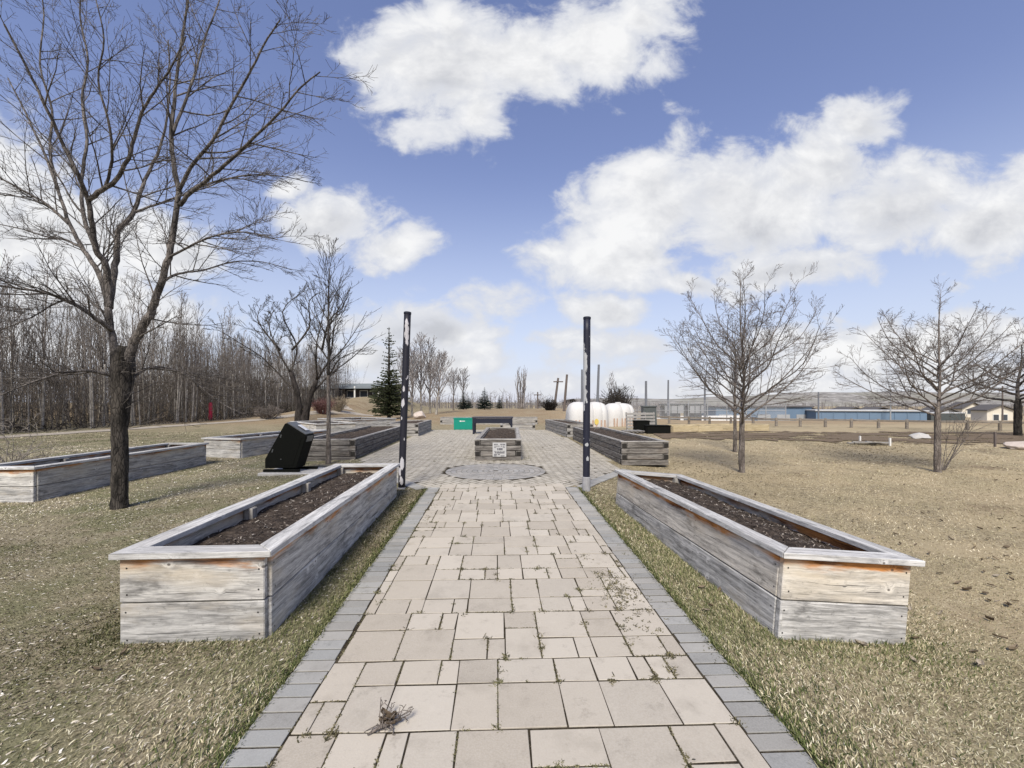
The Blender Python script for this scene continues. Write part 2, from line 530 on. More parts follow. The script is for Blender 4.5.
M['leaf'] = blades('dead_leaves', [(0, (.07, .05, .035)), (.4, (.14, .105, .075)), (.8, (.26, .215, .16)), (1, (.50, .46, .40))], 0)
def leaf_mat():
    m_, t = material('dead_leaves')
    r_ = t.n('ShaderNodeObjectInfo').outputs['Random']
    P = t.n('ShaderNodeTexCoord').outputs['Object']
    c = t.ramp(r_, [(0, (.05, .038, .028)), (.4, (.13, .10, .07)), (.7, (.27, .22, .16)), (1, (.52, .47, .39))])
    n = t.noise(P, 6.0, 4.0)
    finish(t, t.mix(n, c, tuple(q for q in (.12, .09, .06))), .85, n, .3, .02, .15)
    return m_
M['leaf'] = leaf_mat()
M['chip'] = blades('soil_chips', [(0, (.025, .02, .016)), (.5, (.08, .064, .052)), (.85, (.20, .17, .14)), (1, (.48, .44, .39))], 0)


def ground_mat():
    m_, t = material('dry_lawn')
    P = t.n('ShaderNodeTexCoord').outputs['Object']
    x, y, z = t.xyz(P)
    n0 = t.noise(P, .22, 5.0, .6)
    n1 = t.noise(P, 1.1, 6.0, .65)
    n2 = t.noise(P, 9.0, 6.0, .7)
    n3 = t.noise(t.vmul(P, (55, 38, 55)), 1.0, 4.0, .7)
    n4 = t.noise(t.vmul(P, (140, 100, 140)), 1.0, 2.0, .6)
    f = t.m('ADD', t.m('MULTIPLY', n2, .35), t.m('ADD', t.m('MULTIPLY', n3, .4), t.m('MULTIPLY', n4, .25)))
    c = t.ramp(f, [(.3, (.035, .028, .018)), (.42, (.135, .11, .068)), (.53, (.31, .262, .17)), (.68, (.52, .46, .33))])
    c = t.mix(t.m('MULTIPLY', t.sm(n1, .46, .68), .5), c, (.14, .138, .07))
    c = t.mix(t.m('MULTIPLY', t.sm(n0, .5, .66), .45), c, (.31, .26, .18))
    c = t.mix(t.m('MULTIPLY', t.sm(t.noise(P, .5, 6.0, .7), .57, .66), .55), c, (.15, .105, .07))
    lf = t.m('MULTIPLY', t.sm(x, -.8, -2.0), t.sm(y, 26, 14))
    c = t.mix(t.m('MULTIPLY', lf, .45), c, t.mix(f, (.05, .044, .03), (.33, .30, .22)))
    c = t.mix(t.m('MULTIPLY', lf, t.m('MULTIPLY', t.sm(n1, .42, .6), .6)), c, t.mix(f, (.03, .038, .014), (.22, .225, .11)))
    bare = t.m('MULTIPLY', t.sm(x, 2.2, 4.2), t.sm(t.m('ADD', n1, t.m('MULTIPLY', n0, .6)), .62, .9))
    c = t.mix(t.m('MULTIPLY', bare, .75), c, t.mix(n3, (.33, .262, .16), (.47, .39, .26)))
    speck = t.sm(t.noise(t.vmul(P, (7, 5, 7)), 1.0, 5.0, .75), .64, .70)
    c = t.mix(t.m('MULTIPLY', speck, .7), c, (.085, .062, .042))
    pale = t.sm(t.noise(t.vmul(P, (16, 9, 16)), 1.0, 5.0, .75), .655, .70)
    c = t.mix(t.m('MULTIPLY', pale, .6), c, (.56, .51, .42))
    br = t.m('MULTIPLY', t.sm(y, 24, 30), t.sm(y, 62, 40))
    c = t.mix(t.m('MULTIPLY', br, t.sm(n1, .35, .6, .15, .5)), c, (.26, .17, .105))
    finish(t, c, .95, f, .8, .03, .1)
    return m_
M['ground'] = ground_mat()


def paver_mat(name, a, b, speck, dirt=.35):
    m_, t = material(name)
    g = t.n('ShaderNodeNewGeometry')
    r_ = g.outputs['Random Per Island']
    P = g.outputs['Position']
    n = t.noise(P, 3.0, 6.0, .65)
    n2 = t.noise(P, 120.0, 3.0, .7)
    n3 = t.noise(P, 18.0, 5.0, .7)
    n4 = t.noise(P, 7.0, 7.0, .75)
    c = t.mix(r_, a, b)
    c = t.mix(t.m('MULTIPLY', t.sm(n4, .54, .70), dirt * 1.5), c, tuple(q * .62 for q in a))
    c = t.mix(t.m('MULTIPLY', t.sm(n4, .44, .30), dirt * .8), c, tuple(min(1, q * 1.12) for q in b))
    c = t.mix(t.m('MULTIPLY', t.sm(n2, .35, .65), .3), c, speck)
    c = t.mix(t.m('MULTIPLY', t.sm(n, .5, .75), dirt), c, tuple(q * .55 for q in a))
    c = t.mix(t.m('MULTIPLY', t.sm(n3, .6, .75), dirt * .6), c, tuple(q * .45 for q in a))
    rb = t.m('FRACT', t.m('MULTIPLY', r_, 17.31))
    c = t.mix(t.m('MULTIPLY', rb, .2), c, (.42, .36, .28))
    finish(t, c, .9, t.m('ADD', n2, n3), .25, .004, .2)
    return m_
M['paver'] = paver_mat('tan_paver', (.335, .30, .25), (.475, .435, .37), (.51, .48, .42))
M['paver_plaza'] = paver_mat('plaza_paver', (.30, .28, .235), (.46, .43, .365), (.48, .45, .4), .4)
M['paver_grey'] = paver_mat('grey_edge_paver', (.205, .208, .202), (.315, .317, .305), (.37, .37, .36), .4)
M['paver_ring'] = paver_mat('grey_ring_paver', (.20, .197, .19), (.325, .318, .305), (.35, .345, .33), .35)


def soil_mat(name, a, b, chips):
    m_, t = material(name)
    P = t.n('ShaderNodeTexCoord').outputs['Object']
    n = t.noise(P, 14.0, 7.0, .75)
    n2 = t.noise(P, 60.0, 4.0, .7)
    c = t.mix(t.sm(n, .35, .65), a, b)
    c = t.mix(t.m('MULTIPLY', t.sm(n2, .58, .68), .6), c, chips)
    finish(t, c, .95, t.m('ADD', n, n2), .9, .03, .1)
    return m_
M['soil'] = soil_mat('bed_soil', (.032, .025, .02), (.105, .082, .066), (.24, .20, .165))
M['joint'] = soil_mat('joint_sand', (.03, .024, .016), (.085, .07, .047), (.19, .16, .11))
M['tilled'] = soil_mat('tilled_soil', (.09, .07, .05), (.21, .165, .115), (.30, .25, .17))


def patchy(name, a, b):
    m_, t = material(name)
    P = t.n('ShaderNodeTexCoord').outputs['Object']
    n = t.noise(t.vmul(P, (.55, 1.0, 1)), 1.0, 6.0, .65)
    n2 = t.noise(P, 7.0, 6.0, .7)
    finish(t, t.mix(n2, a, b), .95, n2, .8, .04, .1, alpha=t.sm(t.m('ADD', n, t.m('MULTIPLY', n2, .3)), .56, .64))
    return m_
M['tilled_patch'] = patchy('patchy_tilled_soil', (.07, .05, .035), (.23, .18, .125))
M['gravel'] = soil_mat('path_gravel', (.30, .26, .21), (.44, .40, .34), (.55, .5, .44))

# ------------------------------------------------------------------ ground sheet
def grid_sheet(name, xs, ys, mat, dz=0.0, zf=None, kind='structure'):
    X, Y = np.meshgrid(xs, ys)
    Z = H(X, Y) + dz
    if zf is not None: Z = Z + zf(X, Y)
    V_ = np.stack([X.ravel(), Y.ravel(), Z.ravel()], 1)
    nx, ny = len(xs), len(ys)
    i = (np.arange(ny - 1)[:, None] * nx + np.arange(nx - 1)[None, :]).ravel()
    F_ = np.stack([i, i + 1, i + nx + 1, i + nx], 1)
    o = np_mesh(name, V_, F_, mat, True)
    o['kind'] = kind
    return o


def spread(lo, hi, n, p):
    q = np.linspace(-1, 1, n)
    return np.sign(q) * np.abs(q) ** p * (hi - lo) / 2 + (hi + lo) / 2


xs = np.unique(np.concatenate([np.arange(-34, 34.01, .5), np.arange(-6, 6, .25), np.linspace(34, 120, 30), np.linspace(-120, -34, 30), np.linspace(120, 3000, 20), np.linspace(-3000, -120, 20)]))
ys = np.unique(np.concatenate([np.arange(-8, 2.5, .5), np.arange(2.5, 7.51, .5), np.arange(7.5, 80, .5), np.linspace(80, 180, 40), np.linspace(180, 3000, 30), np.linspace(-600, -8, 20)]))
grid_sheet('ground', xs, ys, M['ground'])

# ------------------------------------------------------------------ paving
PA = math.atan(.035)
PC, PS = math.cos(PA), math.sin(PA)


def pw(s_, q):
    """across / along the walk -> world x, y"""
    return (.095 + s_ * PC - q * PS, q * PC + s_ * PS)


def paver(mb, quad, jz=0.0, hgt=.0145, ch=.002, lo=.004):
    """quad: four world corners counter-clockwise; top edges eased"""
    jz = max(-.0014, min(.0018, jz))
    c = np.mean(quad, 0)
    top, rim, bot = [], [], []
    k_ = .006 if hgt > .013 else .001
    tx, ty = random.uniform(-k_, k_), random.uniform(-k_, k_)
    for (x, y) in quad:
        dx, dy = c[0] - x, c[1] - y
        L = math.hypot(dx, dy)
        xi, yi = x + dx / L * ch * 1.4, y + dy / L * ch * 1.4
        z = h(x, y) + hgt + jz + tx * (x - c[0]) + ty * (y - c[1])
        top.append((xi, yi, z))
        rim.append((x, y, z - ch * .7))
        bot.append((x, y, h(x, y) + lo))
    fs = [(0, 1, 2, 3)]
    for i in range(4):
        j = (i + 1) % 4
        fs.append((4 + i, 4 + j, j, i))
        fs.append((8 + i, 8 + j, 4 + j, 4 + i))
    mb.add(top + rim + bot, fs)


walk, edge = MB(), MB()
JOINTS = []                                      # joint line segments, for what grows in them
HALF, EDGE = 1.225, .2
inner = HALF - EDGE - .004
END = 7.05


def rect(mb, s0, s1, q0, q1, gap=.004, jz=None):
    s0, s1 = max(s0, -inner), min(s1, inner)
    if s1 - s0 < .03: return
    ga = gap * 1.5
    a = [pw(s0 + gap, q0 + ga), pw(s1 - gap, q0 + ga), pw(s1 - gap, q1 - ga), pw(s0 + gap, q1 - ga)]
    a = [(x + random.gauss(0, .0018), y + random.gauss(0, .0018)) for x, y in a]
    paver(mb, a, random.gauss(0, .0013) if jz is None else jz)
    JOINTS.append((pw(s0, q0), pw(s1, q0)))
    JOINTS.append((pw(s0, q0), pw(s0, q1)))


q = .35
while q < END:
    dep = .535
    s_ = -inner - random.choice((0, .07, .14, .2))
    k = random.randint(0, 1)
    while s_ < inner:
        wide = (.32, .215)[k % 2] if random.random() < .86 else .32
        k += 1
        cut = q + (.325 if random.random() < .5 else .21)
        for (qa, qb) in ((q, cut), (cut, q + dep)):
            if wide > .3 and qb - qa < .25:
                m_ = random.random()
                if m_ < .45: rect(walk, s_, s_ + .215, qa, qb); rect(walk, s_ + .215, s_ + .32, qa, qb)
                elif m_ < .7: rect(walk, s_, s_ + .105, qa, qb); rect(walk, s_ + .105, s_ + .32, qa, qb)
                else: rect(walk, s_, s_ + .32, qa, qb)
            elif wide < .3 and qb - qa > .25:
                if random.random() < .5: rect(walk, s_, s_ + wide, qa, qa + .215); rect(walk, s_, s_ + wide, qa + .215, qb)
                else: rect(walk, s_, s_ + wide, qa, qb)
            else: rect(walk, s_, s_ + wide, qa, qb)
        s_ += wide
    q += dep
tag(walk.build('path', M['paver']), kind='structure')
for sd in (-1, 1):
    q = .35
    while q < END - .05:
        d = random.choice((.103, .106, .1))
        s0, s1 = sorted((sd * HALF, sd * (HALF - EDGE)))
        jo = random.gauss(0, .003)
        a = [pw(s0 + .003 + jo, q + .0055), pw(s1 - .003 + jo, q + .0055), pw(s1 - .003 + jo, q + d - .0055), pw(s0 + .003 + jo, q + d - .0055)]
        paver(edge, a, random.gauss(0, .002))
        q += d

PLAZA = [pw(-HALF, END), pw(HALF, END), (2.42, 9.5), (2.42, 12.0), (2.2, 15.6), (2.0, 17.5), (1.75, 21.5), (-4.05, 21.5), (-3.95, 16.5), (-3.72, 10.6), (-3.3, 9.5), (-2.2, 8.0)]


def inside(x, y, poly):
    c, n = False, len(poly)
    for i in range(n):
        (x0, y0), (x1, y1) = poly[i], poly[i - 1]
        if (y0 > y) != (y1 > y) and x < (x1 - x0) * (y - y0) / (y1 - y0) + x0: c = not c
    return c


RC, RR = (-.33, 8.68), 1.02
plaza = MB()
ca, sa = math.cos(R(45) + PA), math.sin(R(45) + PA)
for i in range(-190, 190):
    for j in range(-190, 190):
        c = (i - j) % 4
        if c == 0: a = (i, j, i + 2, j + 1)
        elif c == 3: a = (i, j, i + 1, j + 2)
        else: continue
        mx, my = (a[0] + a[2]) * .0515, (a[1] + a[3]) * .0515
        wx, wy = mx * ca - my * sa - .5, mx * sa + my * ca + 14
        if not (6.9 < wy < 21.6 and -4.2 < wx < 2.5): continue
        if not inside(wx, wy, PLAZA) or math.hypot(wx - RC[0], wy - RC[1]) < RR + .03: continue
        g = .009
        quad = []
        for (u, v) in ((a[0] * .103 + g, a[1] * .103 + g), (a[2] * .103 - g, a[1] * .103 + g), (a[2] * .103 - g, a[3] * .103 - g), (a[0] * .103 + g, a[3] * .103 - g)):
            quad.append((u * ca - v * sa - .5, u * sa + v * ca + 14))
        paver(plaza, quad, random.gauss(0, .0004), .0118, .001)
        if random.random() < .25: JOINTS.append((quad[0], quad[1]))
tag(plaza.build('plaza', M['paver_plaza']), kind='structure')
ring = MB()
r0 = .06
while r0 < RR - .02:
    r1 = r0 + .105
    n = max(6, int(2 * math.pi * (r0 + .05) / .14))
    o_ = random.random()
    for k in range(n):
        a0, a1 = 2 * math.pi * (k + o_) / n, 2 * math.pi * (k + 1 + o_) / n
        g = .003 / (r0 + .05)
        quad = [(RC[0] + rr * math.cos(aa), RC[1] + rr * math.sin(aa)) for rr, aa in ((r0 + .003, a0 + g), (r1 - .003, a0 + g), (r1 - .003, a1 - g), (r0 + .003, a1 - g))]
        paver(ring, quad, random.gauss(0, .0004), .012, .001)
    r0 = r1
tag(ring.build('paved_circle', M['paver_ring']), kind='structure')
# flared grey kerb where the walk opens into the plaza
for (A, B) in (((PLAZA[1]), (PLAZA[2])), ((PLAZA[10]), (PLAZA[11])), ((PLAZA[11]), (PLAZA[0]))):
    A, B = Vector(A), Vector(B)
    d = (B - A).normalized()
    nrm = Vector((-d.y, d.x)) if False else Vector((d.y, -d.x))
    L, q = (B - A).length, 0.0
    while q < L - .02:
        p0, p1 = A + d * (q + .003), A + d * (min(q + .104, L) - .003)
        quad = [p0 + nrm * .002, p0 + nrm * .205, p1 + nrm * .205, p1 + nrm * .002]
        ar = sum(quad[i].x * quad[(i + 1) % 4].y - quad[(i + 1) % 4].x * quad[i].y for i in range(4))
        if ar < 0: quad.reverse()
        paver(edge, [(p.x, p.y) for p in quad], random.gauss(0, .002), .018)
        q += .104
tag(edge.build('path_kerb_strip', M['paver_grey']), kind='structure')
bed = MB()
nq = 30
rowv = []
for i in range(nq + 1):
    q = .2 + (END - .2) * i / nq
    for s_ in (-HALF - .004, HALF + .004):
        x, y = pw(s_, q)
        rowv.append((x, y, h(x, y) + .0105))
bed.add(rowv, [(2 * i, 2 * i + 1, 2 * i + 3, 2 * i + 2) for i in range(nq)])
pc = (-.8, 14.0)
gv = {}
for i in range(-20, 14):
    for j in range(26, 90):
        cs = [(i * .25, j * .25), (i * .25 + .25, j * .25), (i * .25 + .25, j * .25 + .25), (i * .25, j * .25 + .25)]
        if sum(inside(x, y, PLAZA) for x, y in cs) >= 3 and j * .25 > END - .01:
            bed.add([(x, y, h(x, y) + .0105) for x, y in cs], [(0, 1, 2, 3)])
tag(bed.build('path_bedding_sand', M['joint']), kind='structure')

# gravel path along the wood, hill walk, tilled strip
def strip(name, pts, wd, mat, dz=.02, n=60):
    mb = MB()
    P_ = [Vector(p) for p in pts]
    tot = len(P_) - 1
    vs = []
    for i in range(n + 1):
        u = i / n * tot
        k = min(int(u), tot - 1)
        f_ = u - k
        p0, p1, p2, p3 = P_[max(k - 1, 0)], P_[k], P_[k + 1], P_[min(k + 2, tot)]
        p = .5 * ((2 * p1) + (p2 - p0) * f_ + (2 * p0 - 5 * p1 + 4 * p2 - p3) * f_ ** 2 + (3 * p1 - p0 - 3 * p2 + p3) * f_ ** 3)
        d = (-p0 + p2) + 2 * (2 * p0 - 5 * p1 + 4 * p2 - p3) * f_ + 3 * (3 * p1 - p0 - 3 * p2 + p3) * f_ ** 2
        d = d.normalized()
        nn = Vector((-d.y, d.x))
        w_ = wd * (1 + .12 * math.sin(i * 1.7) + random.uniform(-.06, .06)) / 2
        for k_ in range(5):
            e = p + nn * (w_ * (1 - k_ / 2))
            vs.append((e.x, e.y, h(e.x, e.y) + dz))
    mb.add(vs, [(5 * i + k_, 5 * i + k_ + 1, 5 * i + 6 + k_, 5 * i + 5 + k_) for i in range(n) for k_ in range(4)])
    return tag(mb.build(name, mat, smooth=True), kind='structure')


strip('gravel_path', [(-21.2, 2), (-20.6, 10), (-20.2, 17), (-19.8, 22), (-19.7, 28), (-18.6, 36), (-16, 42), (-11, 46)], 1.5, M['gravel'])
strip('hill_walk', [(-16.5, 43.5), (-19.5, 46.5), (-21, 50), (-20.6, 56)], 1.3, M['gravel'], .03)
strip('tilled_soil_strip', [(6.2, 19.0), (10, 18.3), (14, 17.2), (18.5, 17.4), (22.5, 17.0)], 5.2, M['tilled_patch'], .025)

# ------------------------------------------------------------------ raised plank beds
BLOCKS = []                                      # footprints nothing grows in


def soil_patch(W, L, z, amp, mat, nx=18, ny=48, chips=0):
    mb = MB()
    vs = []
    ph = random.random() * 9
    for j in range(ny + 1):
        for i in range(nx + 1):
            x, y = W * i / nx, L * j / ny
            zz = z + amp * (math.sin(x * 9 + ph + y * 2) * .3 + math.sin(y * 5.3 + ph) * .3 + random.uniform(-.55, .55)) + amp * 1.4 * math.sin(math.pi * i / nx)
            vs.append((x, y, zz))
    mb.add(vs, [(j * (nx + 1) + i, j * (nx + 1) + i + 1, (j + 1) * (nx + 1) + i + 1, (j + 1) * (nx + 1) + i) for j in range(ny) for i in range(nx)])
    for _ in range(chips):
        x, y = random.uniform(.02, W - .02), random.uniform(.02, L - .02)
        i, j = min(int(x / W * nx), nx - 1), min(int(y / L * ny), ny - 1)
        c = Vector((x, y, vs[j * (nx + 1) + i][2] + random.uniform(.0, .014)))
        a, tl, l_, w_ = random.uniform(0, 6.28), random.uniform(-.5, .5), random.uniform(.005, .020), random.uniform(.0025, .006)
        u = Vector((math.cos(a) * math.cos(tl), math.sin(a) * math.cos(tl), math.sin(tl))) * l_
        v = Vector((-math.sin(a), math.cos(a), random.uniform(-.3, .3))) * w_
        mb.add([c - u - v, c + u - v * .6, c + u + v * .7, c - u + v], [(0, 1, 2, 3)], 1)
    return mb


def plank(name, size, loc, rz, mat, parent, tilt=0.0, nails=False):
    """a board with its grain along local x"""
    mb = MB()
    mb.box(size, ch=.006)
    if nails:
        hx, hy, hz_ = size[0] / 2, size[1] / 2, size[2] / 2
        n = max(2, int(size[0] / .9) + 1)
        for i in range(n):
            for sg in (-.55, .5):
                x = -hx + .035 + (size[0] - .07) * i / (n - 1) + random.uniform(-.012, .012)
                z = hz_ * sg + random.uniform(-.015, .015)
                b = [(x + .006 * math.cos(a), -hy - .0012, z + .006 * math.sin(a)) for a in np.linspace(0, 6.283, 8)[:-1]]
                mb.add(b, [tuple(range(7))], 1)
        mat = [mat, M['end_grain']]
    o = mb.build(name, mat, parent, loc=loc, rz=rz)
    if tilt: o.rotation_euler[1] = tilt
    return o


def plank_bed(fl, fr, L, label, Ht=.57, group='grey plank raised beds', detail=True, posts=True, top='board_top', sink=.03, soil_z=None, cap=True, roll=0.0):
    fl, fr = Vector(fl[:2]), Vector(fr[:2])
    W = (fr - fl).length
    rz = math.atan2(fr.y - fl.y, fr.x - fl.x)
    z0 = h(*(fl + fr) / 2)
    if roll: z0 = h(*fl)
    root = empty('raised_bed', (fl.x, fl.y, z0), rz, label, 'raised bed', group)
    root.rotation_euler[1] = roll
    T, ct = .045, .04
    hp = (Ht - ct + sink) / 2
    zt = [-sink + hp / 2, -sink + hp * 1.5]
    for k, zc in enumerate(zt):
        mt = M[top] if k else M['board']
        hh = hp - .007
        plank('end_plank', (W - .026, T, hh), (W / 2 - .009, T / 2 + random.uniform(0, .004), zc), 0, mt, root, nails=detail)
        plank('end_plank', (W - .012, T, hh), (W / 2, L - T / 2, zc), math.pi, mt, root)
        plank('side_plank', (L - 2 * T - .01, T, hh), (W - T / 2 - random.uniform(0, .004), L / 2, zc), R(90), mt, root, nails=detail)
        plank('side_plank', (L - 2 * T - .01, T, hh), (T / 2 + random.uniform(0, .004), L / 2, zc), R(-90), mt, root, nails=detail)
    if cap:
        cw, oh = .135, .035
        zc0, zc1 = Ht - ct, Ht
        x0, x1, y0, y1 = -oh, W + oh, -oh, L + oh

        def capb(a, b, depth):
            """mitred board from a to b (outer edge), inner edge to the left"""
            a, b = Vector(a), Vector(b)
            ln = (b - a).length
            out = [(-ln / 2 + .002, -depth / 2), (ln / 2 - .002, -depth / 2), (ln / 2 - depth - .002, depth / 2), (-ln / 2 + depth + .002, depth / 2)]
            m2 = MB()
            m2.prism(out, -ct / 2, ct / 2)
            d = (b - a).normalized()
            c = (a + b) / 2 + Vector((-d.y, d.x)) * depth / 2
            o = m2.build('cap_board', M['cap'], root, loc=(c.x, c.y, (zc0 + zc1) / 2 + random.uniform(-.002, .002)), rz=math.atan2(d.y, d.x))
            if detail:
                bv = o.modifiers.new('edge', 'BEVEL'); bv.width = .005; bv.segments = 2
        capb((x0, y0), (x1, y0), cw)
        capb((x1, y0), (x1, y1), cw)
        capb((x1, y1), (x0, y1), cw)
        capb((x0, y1), (x0, y0), cw)
    npost = 4 if detail else 3
    for k in (range(npost) if posts else (0, npost - 1)):
        y = .09 + (L - .18) * k / (npost - 1)
        for x in (T + .046, W - T - .046):
            plank('corner_post' if k in (0, npost - 1) else 'side_post', (Ht - ct - .01, .085, .085), (x, y, (Ht - ct) / 2), 0, M['timber_pale'], root).rotation_euler = (0, R(90), 0)
    sz = soil_z if soil_z is not None else Ht - .16
    sp = soil_patch(W - 2 * T - .01, L - 2 * T - .01, sz, .022, M['soil'], chips=2200 if detail else 60)
    so_ = sp.build('soil', [M['soil'], M['chip']], root, loc=(T + .005, T + .005, 0))
    so_['kind'] = 'stuff'
    dx, dy = (fr - fl) / W
    c = [fl, fr, fr + Vector((-dy, dx)) * L, fl + Vector((-dy, dx)) * L]
    BLOCKS.append([(q.x, q.y) for q in c])
    return root


def shift(a, b, la):
    a, b = Vector(a), Vector(b)
    return a + (b - a) * la


plank_bed((-2.43, 2.655), (-1.535, 2.702), 3.80, 'grey plank bed beside the walk, facing the orange-stained bed, bark mulch inside', soil_z=.42)
plank_bed((1.71, 2.765), (2.625, 2.838), 3.32, 'plank bed with orange stained upper boards, dark soil, beside the walk', soil_z=.45, roll=R(4.8), posts=False, top='board_orange')
plank_bed((-8.15, 6.48), (-7.23, 6.51), 3.85, 'empty grey plank bed behind the big rough-barked tree, nearest the wood', Ht=.54, soil_z=.2)
a_, b_ = at(203.4, 457), at(240.6, 458.5)
plank_bed(a_, b_, 3.7, 'pale plank bed partly hidden behind the leaning black bin', Ht=.52, detail=False)
a_, b_ = at(316, 434.5), at(356, 432.5)
plank_bed(a_, b_, 3.4, 'far pale plank bed seen behind the thin sapling stem', Ht=.46, detail=False)
a_, b_ = at(352, 428.5), at(396, 426)
plank_bed(a_, b_, 3.2, 'farthest pale plank bed, below the tall thin spruce', Ht=.46, detail=False)


# ------------------------------------------------------------------ log timber beds
def timber_bed(fl, fr, L, label, courses=4, th=.135, mat='timber', soil_top=True, rail=True, group='stacked timber raised beds'):
    fl, fr = Vector(fl[:2]), Vector(fr[:2])
    W = (fr - fl).length
    rz = math.atan2(fr.y - fl.y, fr.x - fl.x)
    root = empty('timber_bed', (fl.x, fl.y, h(*fl)), rz, label, 'raised bed', group)
    tw = .14
    for k in range(courses):
        z = th * (k + .5) - .02
        fullx = (k % 2 == 0)
        g = .004
        for (yc, r_) in ((tw / 2, 0), (L - tw / 2, math.pi)):
            ln = W - 2 * g if fullx else W - 2 * tw - 2 * g
            m2 = MB()
            m2.box((ln, tw - random.uniform(.004, .014), th - .01), ch=.012, endmi=1)
            m2.build('timber', [M[mat], M['end_grain']], root, loc=(W / 2, yc + random.uniform(-.004, .004), z), rz=r_)
        for (xc, r_) in ((tw / 2, R(-90)), (W - tw / 2, R(90))):
            ln = L - 2 * g if not fullx else L - 2 * tw - 2 * g
            m2 = MB()
            m2.box((ln, tw - random.uniform(.004, .014), th - .01), ch=.012, endmi=1)
            m2.build('timber', [M[mat], M['end_grain']], root, loc=(xc + random.uniform(-.004, .004), L / 2, z), rz=r_)
    zt = th * courses - .02
    if rail:
        for (sx, sy, x, y, r_) in ((W + .02, .11, W / 2, .06, 0), (W + .02, .11, W / 2, L - .06, 0), (L - .24, .11, .06, L / 2, R(90)), (L - .24, .11, W - .06, L / 2, R(90))):
            plank('cap_board', (sx, sy, .03), (x, y, zt + .016), r_, M['timber_pale'], root)
    if soil_top:
        sp = soil_patch(W - 2 * tw, L - 2 * tw, zt - .05, .03, M['soil'], nx=12, ny=40, chips=200)
        sp.build('soil', [M['soil'], M['chip']], root, loc=(tw, tw, 0))['kind'] = 'stuff'
    dx, dy = (fr - fl) / W
    c = [fl, fr, fr + Vector((-dy, dx)) * L, fl + Vector((-dy, dx)) * L]
    BLOCKS.append([(q.x, q.y) for q in c])
    return root


cen_l, cen_r = at(474.5, 461), at(521.5, 461)
timber_bed(cen_l, cen_r, 4.7, 'dark timber bed standing mid-plaza with a small white notice on its end', courses=4, th=.128)
lf_r = at(355.5, 459.5)
timber_bed(lf_r + Vector((-1.35, -.08, 0)), lf_r, 6.2, 'weathered timber bed at the plaza rim behind the thin sapling', courses=4, mat='timber')
l2 = at(418.5, 436.5)
timber_bed(l2 + Vector((-1.3, -.05, 0)), l2, 3.6, 'short weathered timber bed near the pale boulder', courses=4, mat='timber_pale', th=.13)
r_l, r_r = at(621.5, 465.2), at(669, 465.8)
timber_bed(r_l, r_l + Vector((1.148, .06, 0)), 6.0, 'dark stacked timber bed in front of the white tanks', courses=4, th=.138)
r2 = at(567.5, 437.5)
timber_bed(r2 + Vector((-.02, 0, 0)), r2 + Vector((1.05, .12, 0)), 4.6, 'green-grey timber bed just left of the white tanks', courses=4, mat='timber_pale', th=.13)
b1 = at(500, 430.3)
timber_bed(b1, b1 + Vector((1.75, .0, 0)), 1.2, 'low two-course timber bed behind the dark table', courses=2, mat='timber_pale', th=.14)
b2 = at(440, 424.6)
timber_bed(b2, b2 + Vector((6.0, .1, 0)), 1.2, 'long low timber bed at the back edge of the plaza', courses=3, mat='timber_pale', th=.14)

# notice on the middle bed's end
nz = empty('notice', ((cen_l.x + cen_r.x) / 2 + .035, cen_l.y - .012, cen_l.z + .10), 0, 'small white notice fixed to the end of the dark timber bed', 'sign')
m2 = MB(); m2.box((.325, .008, .335), (0, 0, .17), ch=.002); m2.build('board', M['notice'], nz)
m2 = MB()
for (zc, hh, segs) in ((.296, .026, ((-.13, -.085), (-.075, -.04), (.02, .06), (.07, .135))), (.255, .018, ((-.12, -.09), (-.075, -.045), (-.03, .0), (.03, .065), (.08, .12))), (.222, .014, ((-.13, -.08), (.08, .13))),
                       (.185, .05, ((-.055, -.03), (-.02, .075))), (.13, .012, ((-.125, -.07), (-.055, -.01), (.005, .05), (.07, .125))), (.098, .03, ((-.11, -.075), (-.068, .12))), (.055, .022, ((-.13, -.06), (-.04, .01))), (.025, .018, ((-.13, -.07), (.03, .12)))):
    for (x0, x1) in segs:
        m2.box((x1 - x0, .003, hh), ((x0 + x1) / 2, -.0062, zc), ch=.0005)
m2.build('printing', M['ink'], nz)

# ------------------------------------------------------------------ two peeling poles
def peel(name, paint, spots, under=(.46, .45, .47)):
    """dark paint with peeled places: (angle-side x, height z, half width, half height)"""
    m_, t = material(name)
    P = t.n('ShaderNodeTexCoord').outputs['Object']
    x, y, z = t.xyz(P)
    n = t.noise(t.vmul(P, (26, 26, 9)), 1.0, 5.0, .65)
    wv = t.m('MULTIPLY', t.m('SUBTRACT', n, .5), 2.5)
    E_ = None
    for (sx, sz, rx, rz_) in spots:
        dx = t.m('MULTIPLY', t.m('SUBTRACT', x, sx), 1 / rx)
        dz = t.m('MULTIPLY', t.m('SUBTRACT', z, sz), 1 / rz_)
        e = t.m('SUBTRACT', 1.0, t.m('SQRT', t.m('MULTIPLY_ADD', dx, dx, t.m('MULTIPLY', dz, dz))))
        E_ = e if E_ is None else t.m('MAXIMUM', E_, e)
    E_ = t.m('MULTIPLY', t.sm(t.m('ADD', E_, wv), .02, .1), t.sm(y, .03, .0))
    fl = t.sm(t.noise(t.vmul(P, (15, 15, 7)), 1.0, 3.0, .6), .69, .71)
    E_ = t.m('MAXIMUM', E_, fl)
    u = t.mix(n, tuple(q * .7 for q in under), tuple(q * 1.25 for q in under))
    c = t.mix(E_, t.mix(n, paint, tuple(q * 1.6 for q in paint)), u)
    finish(t, c, t.lin(E_, 0, 1, .5, .85), t.m('SUBTRACT', n, E_), .25, .004, .35)
    return m_


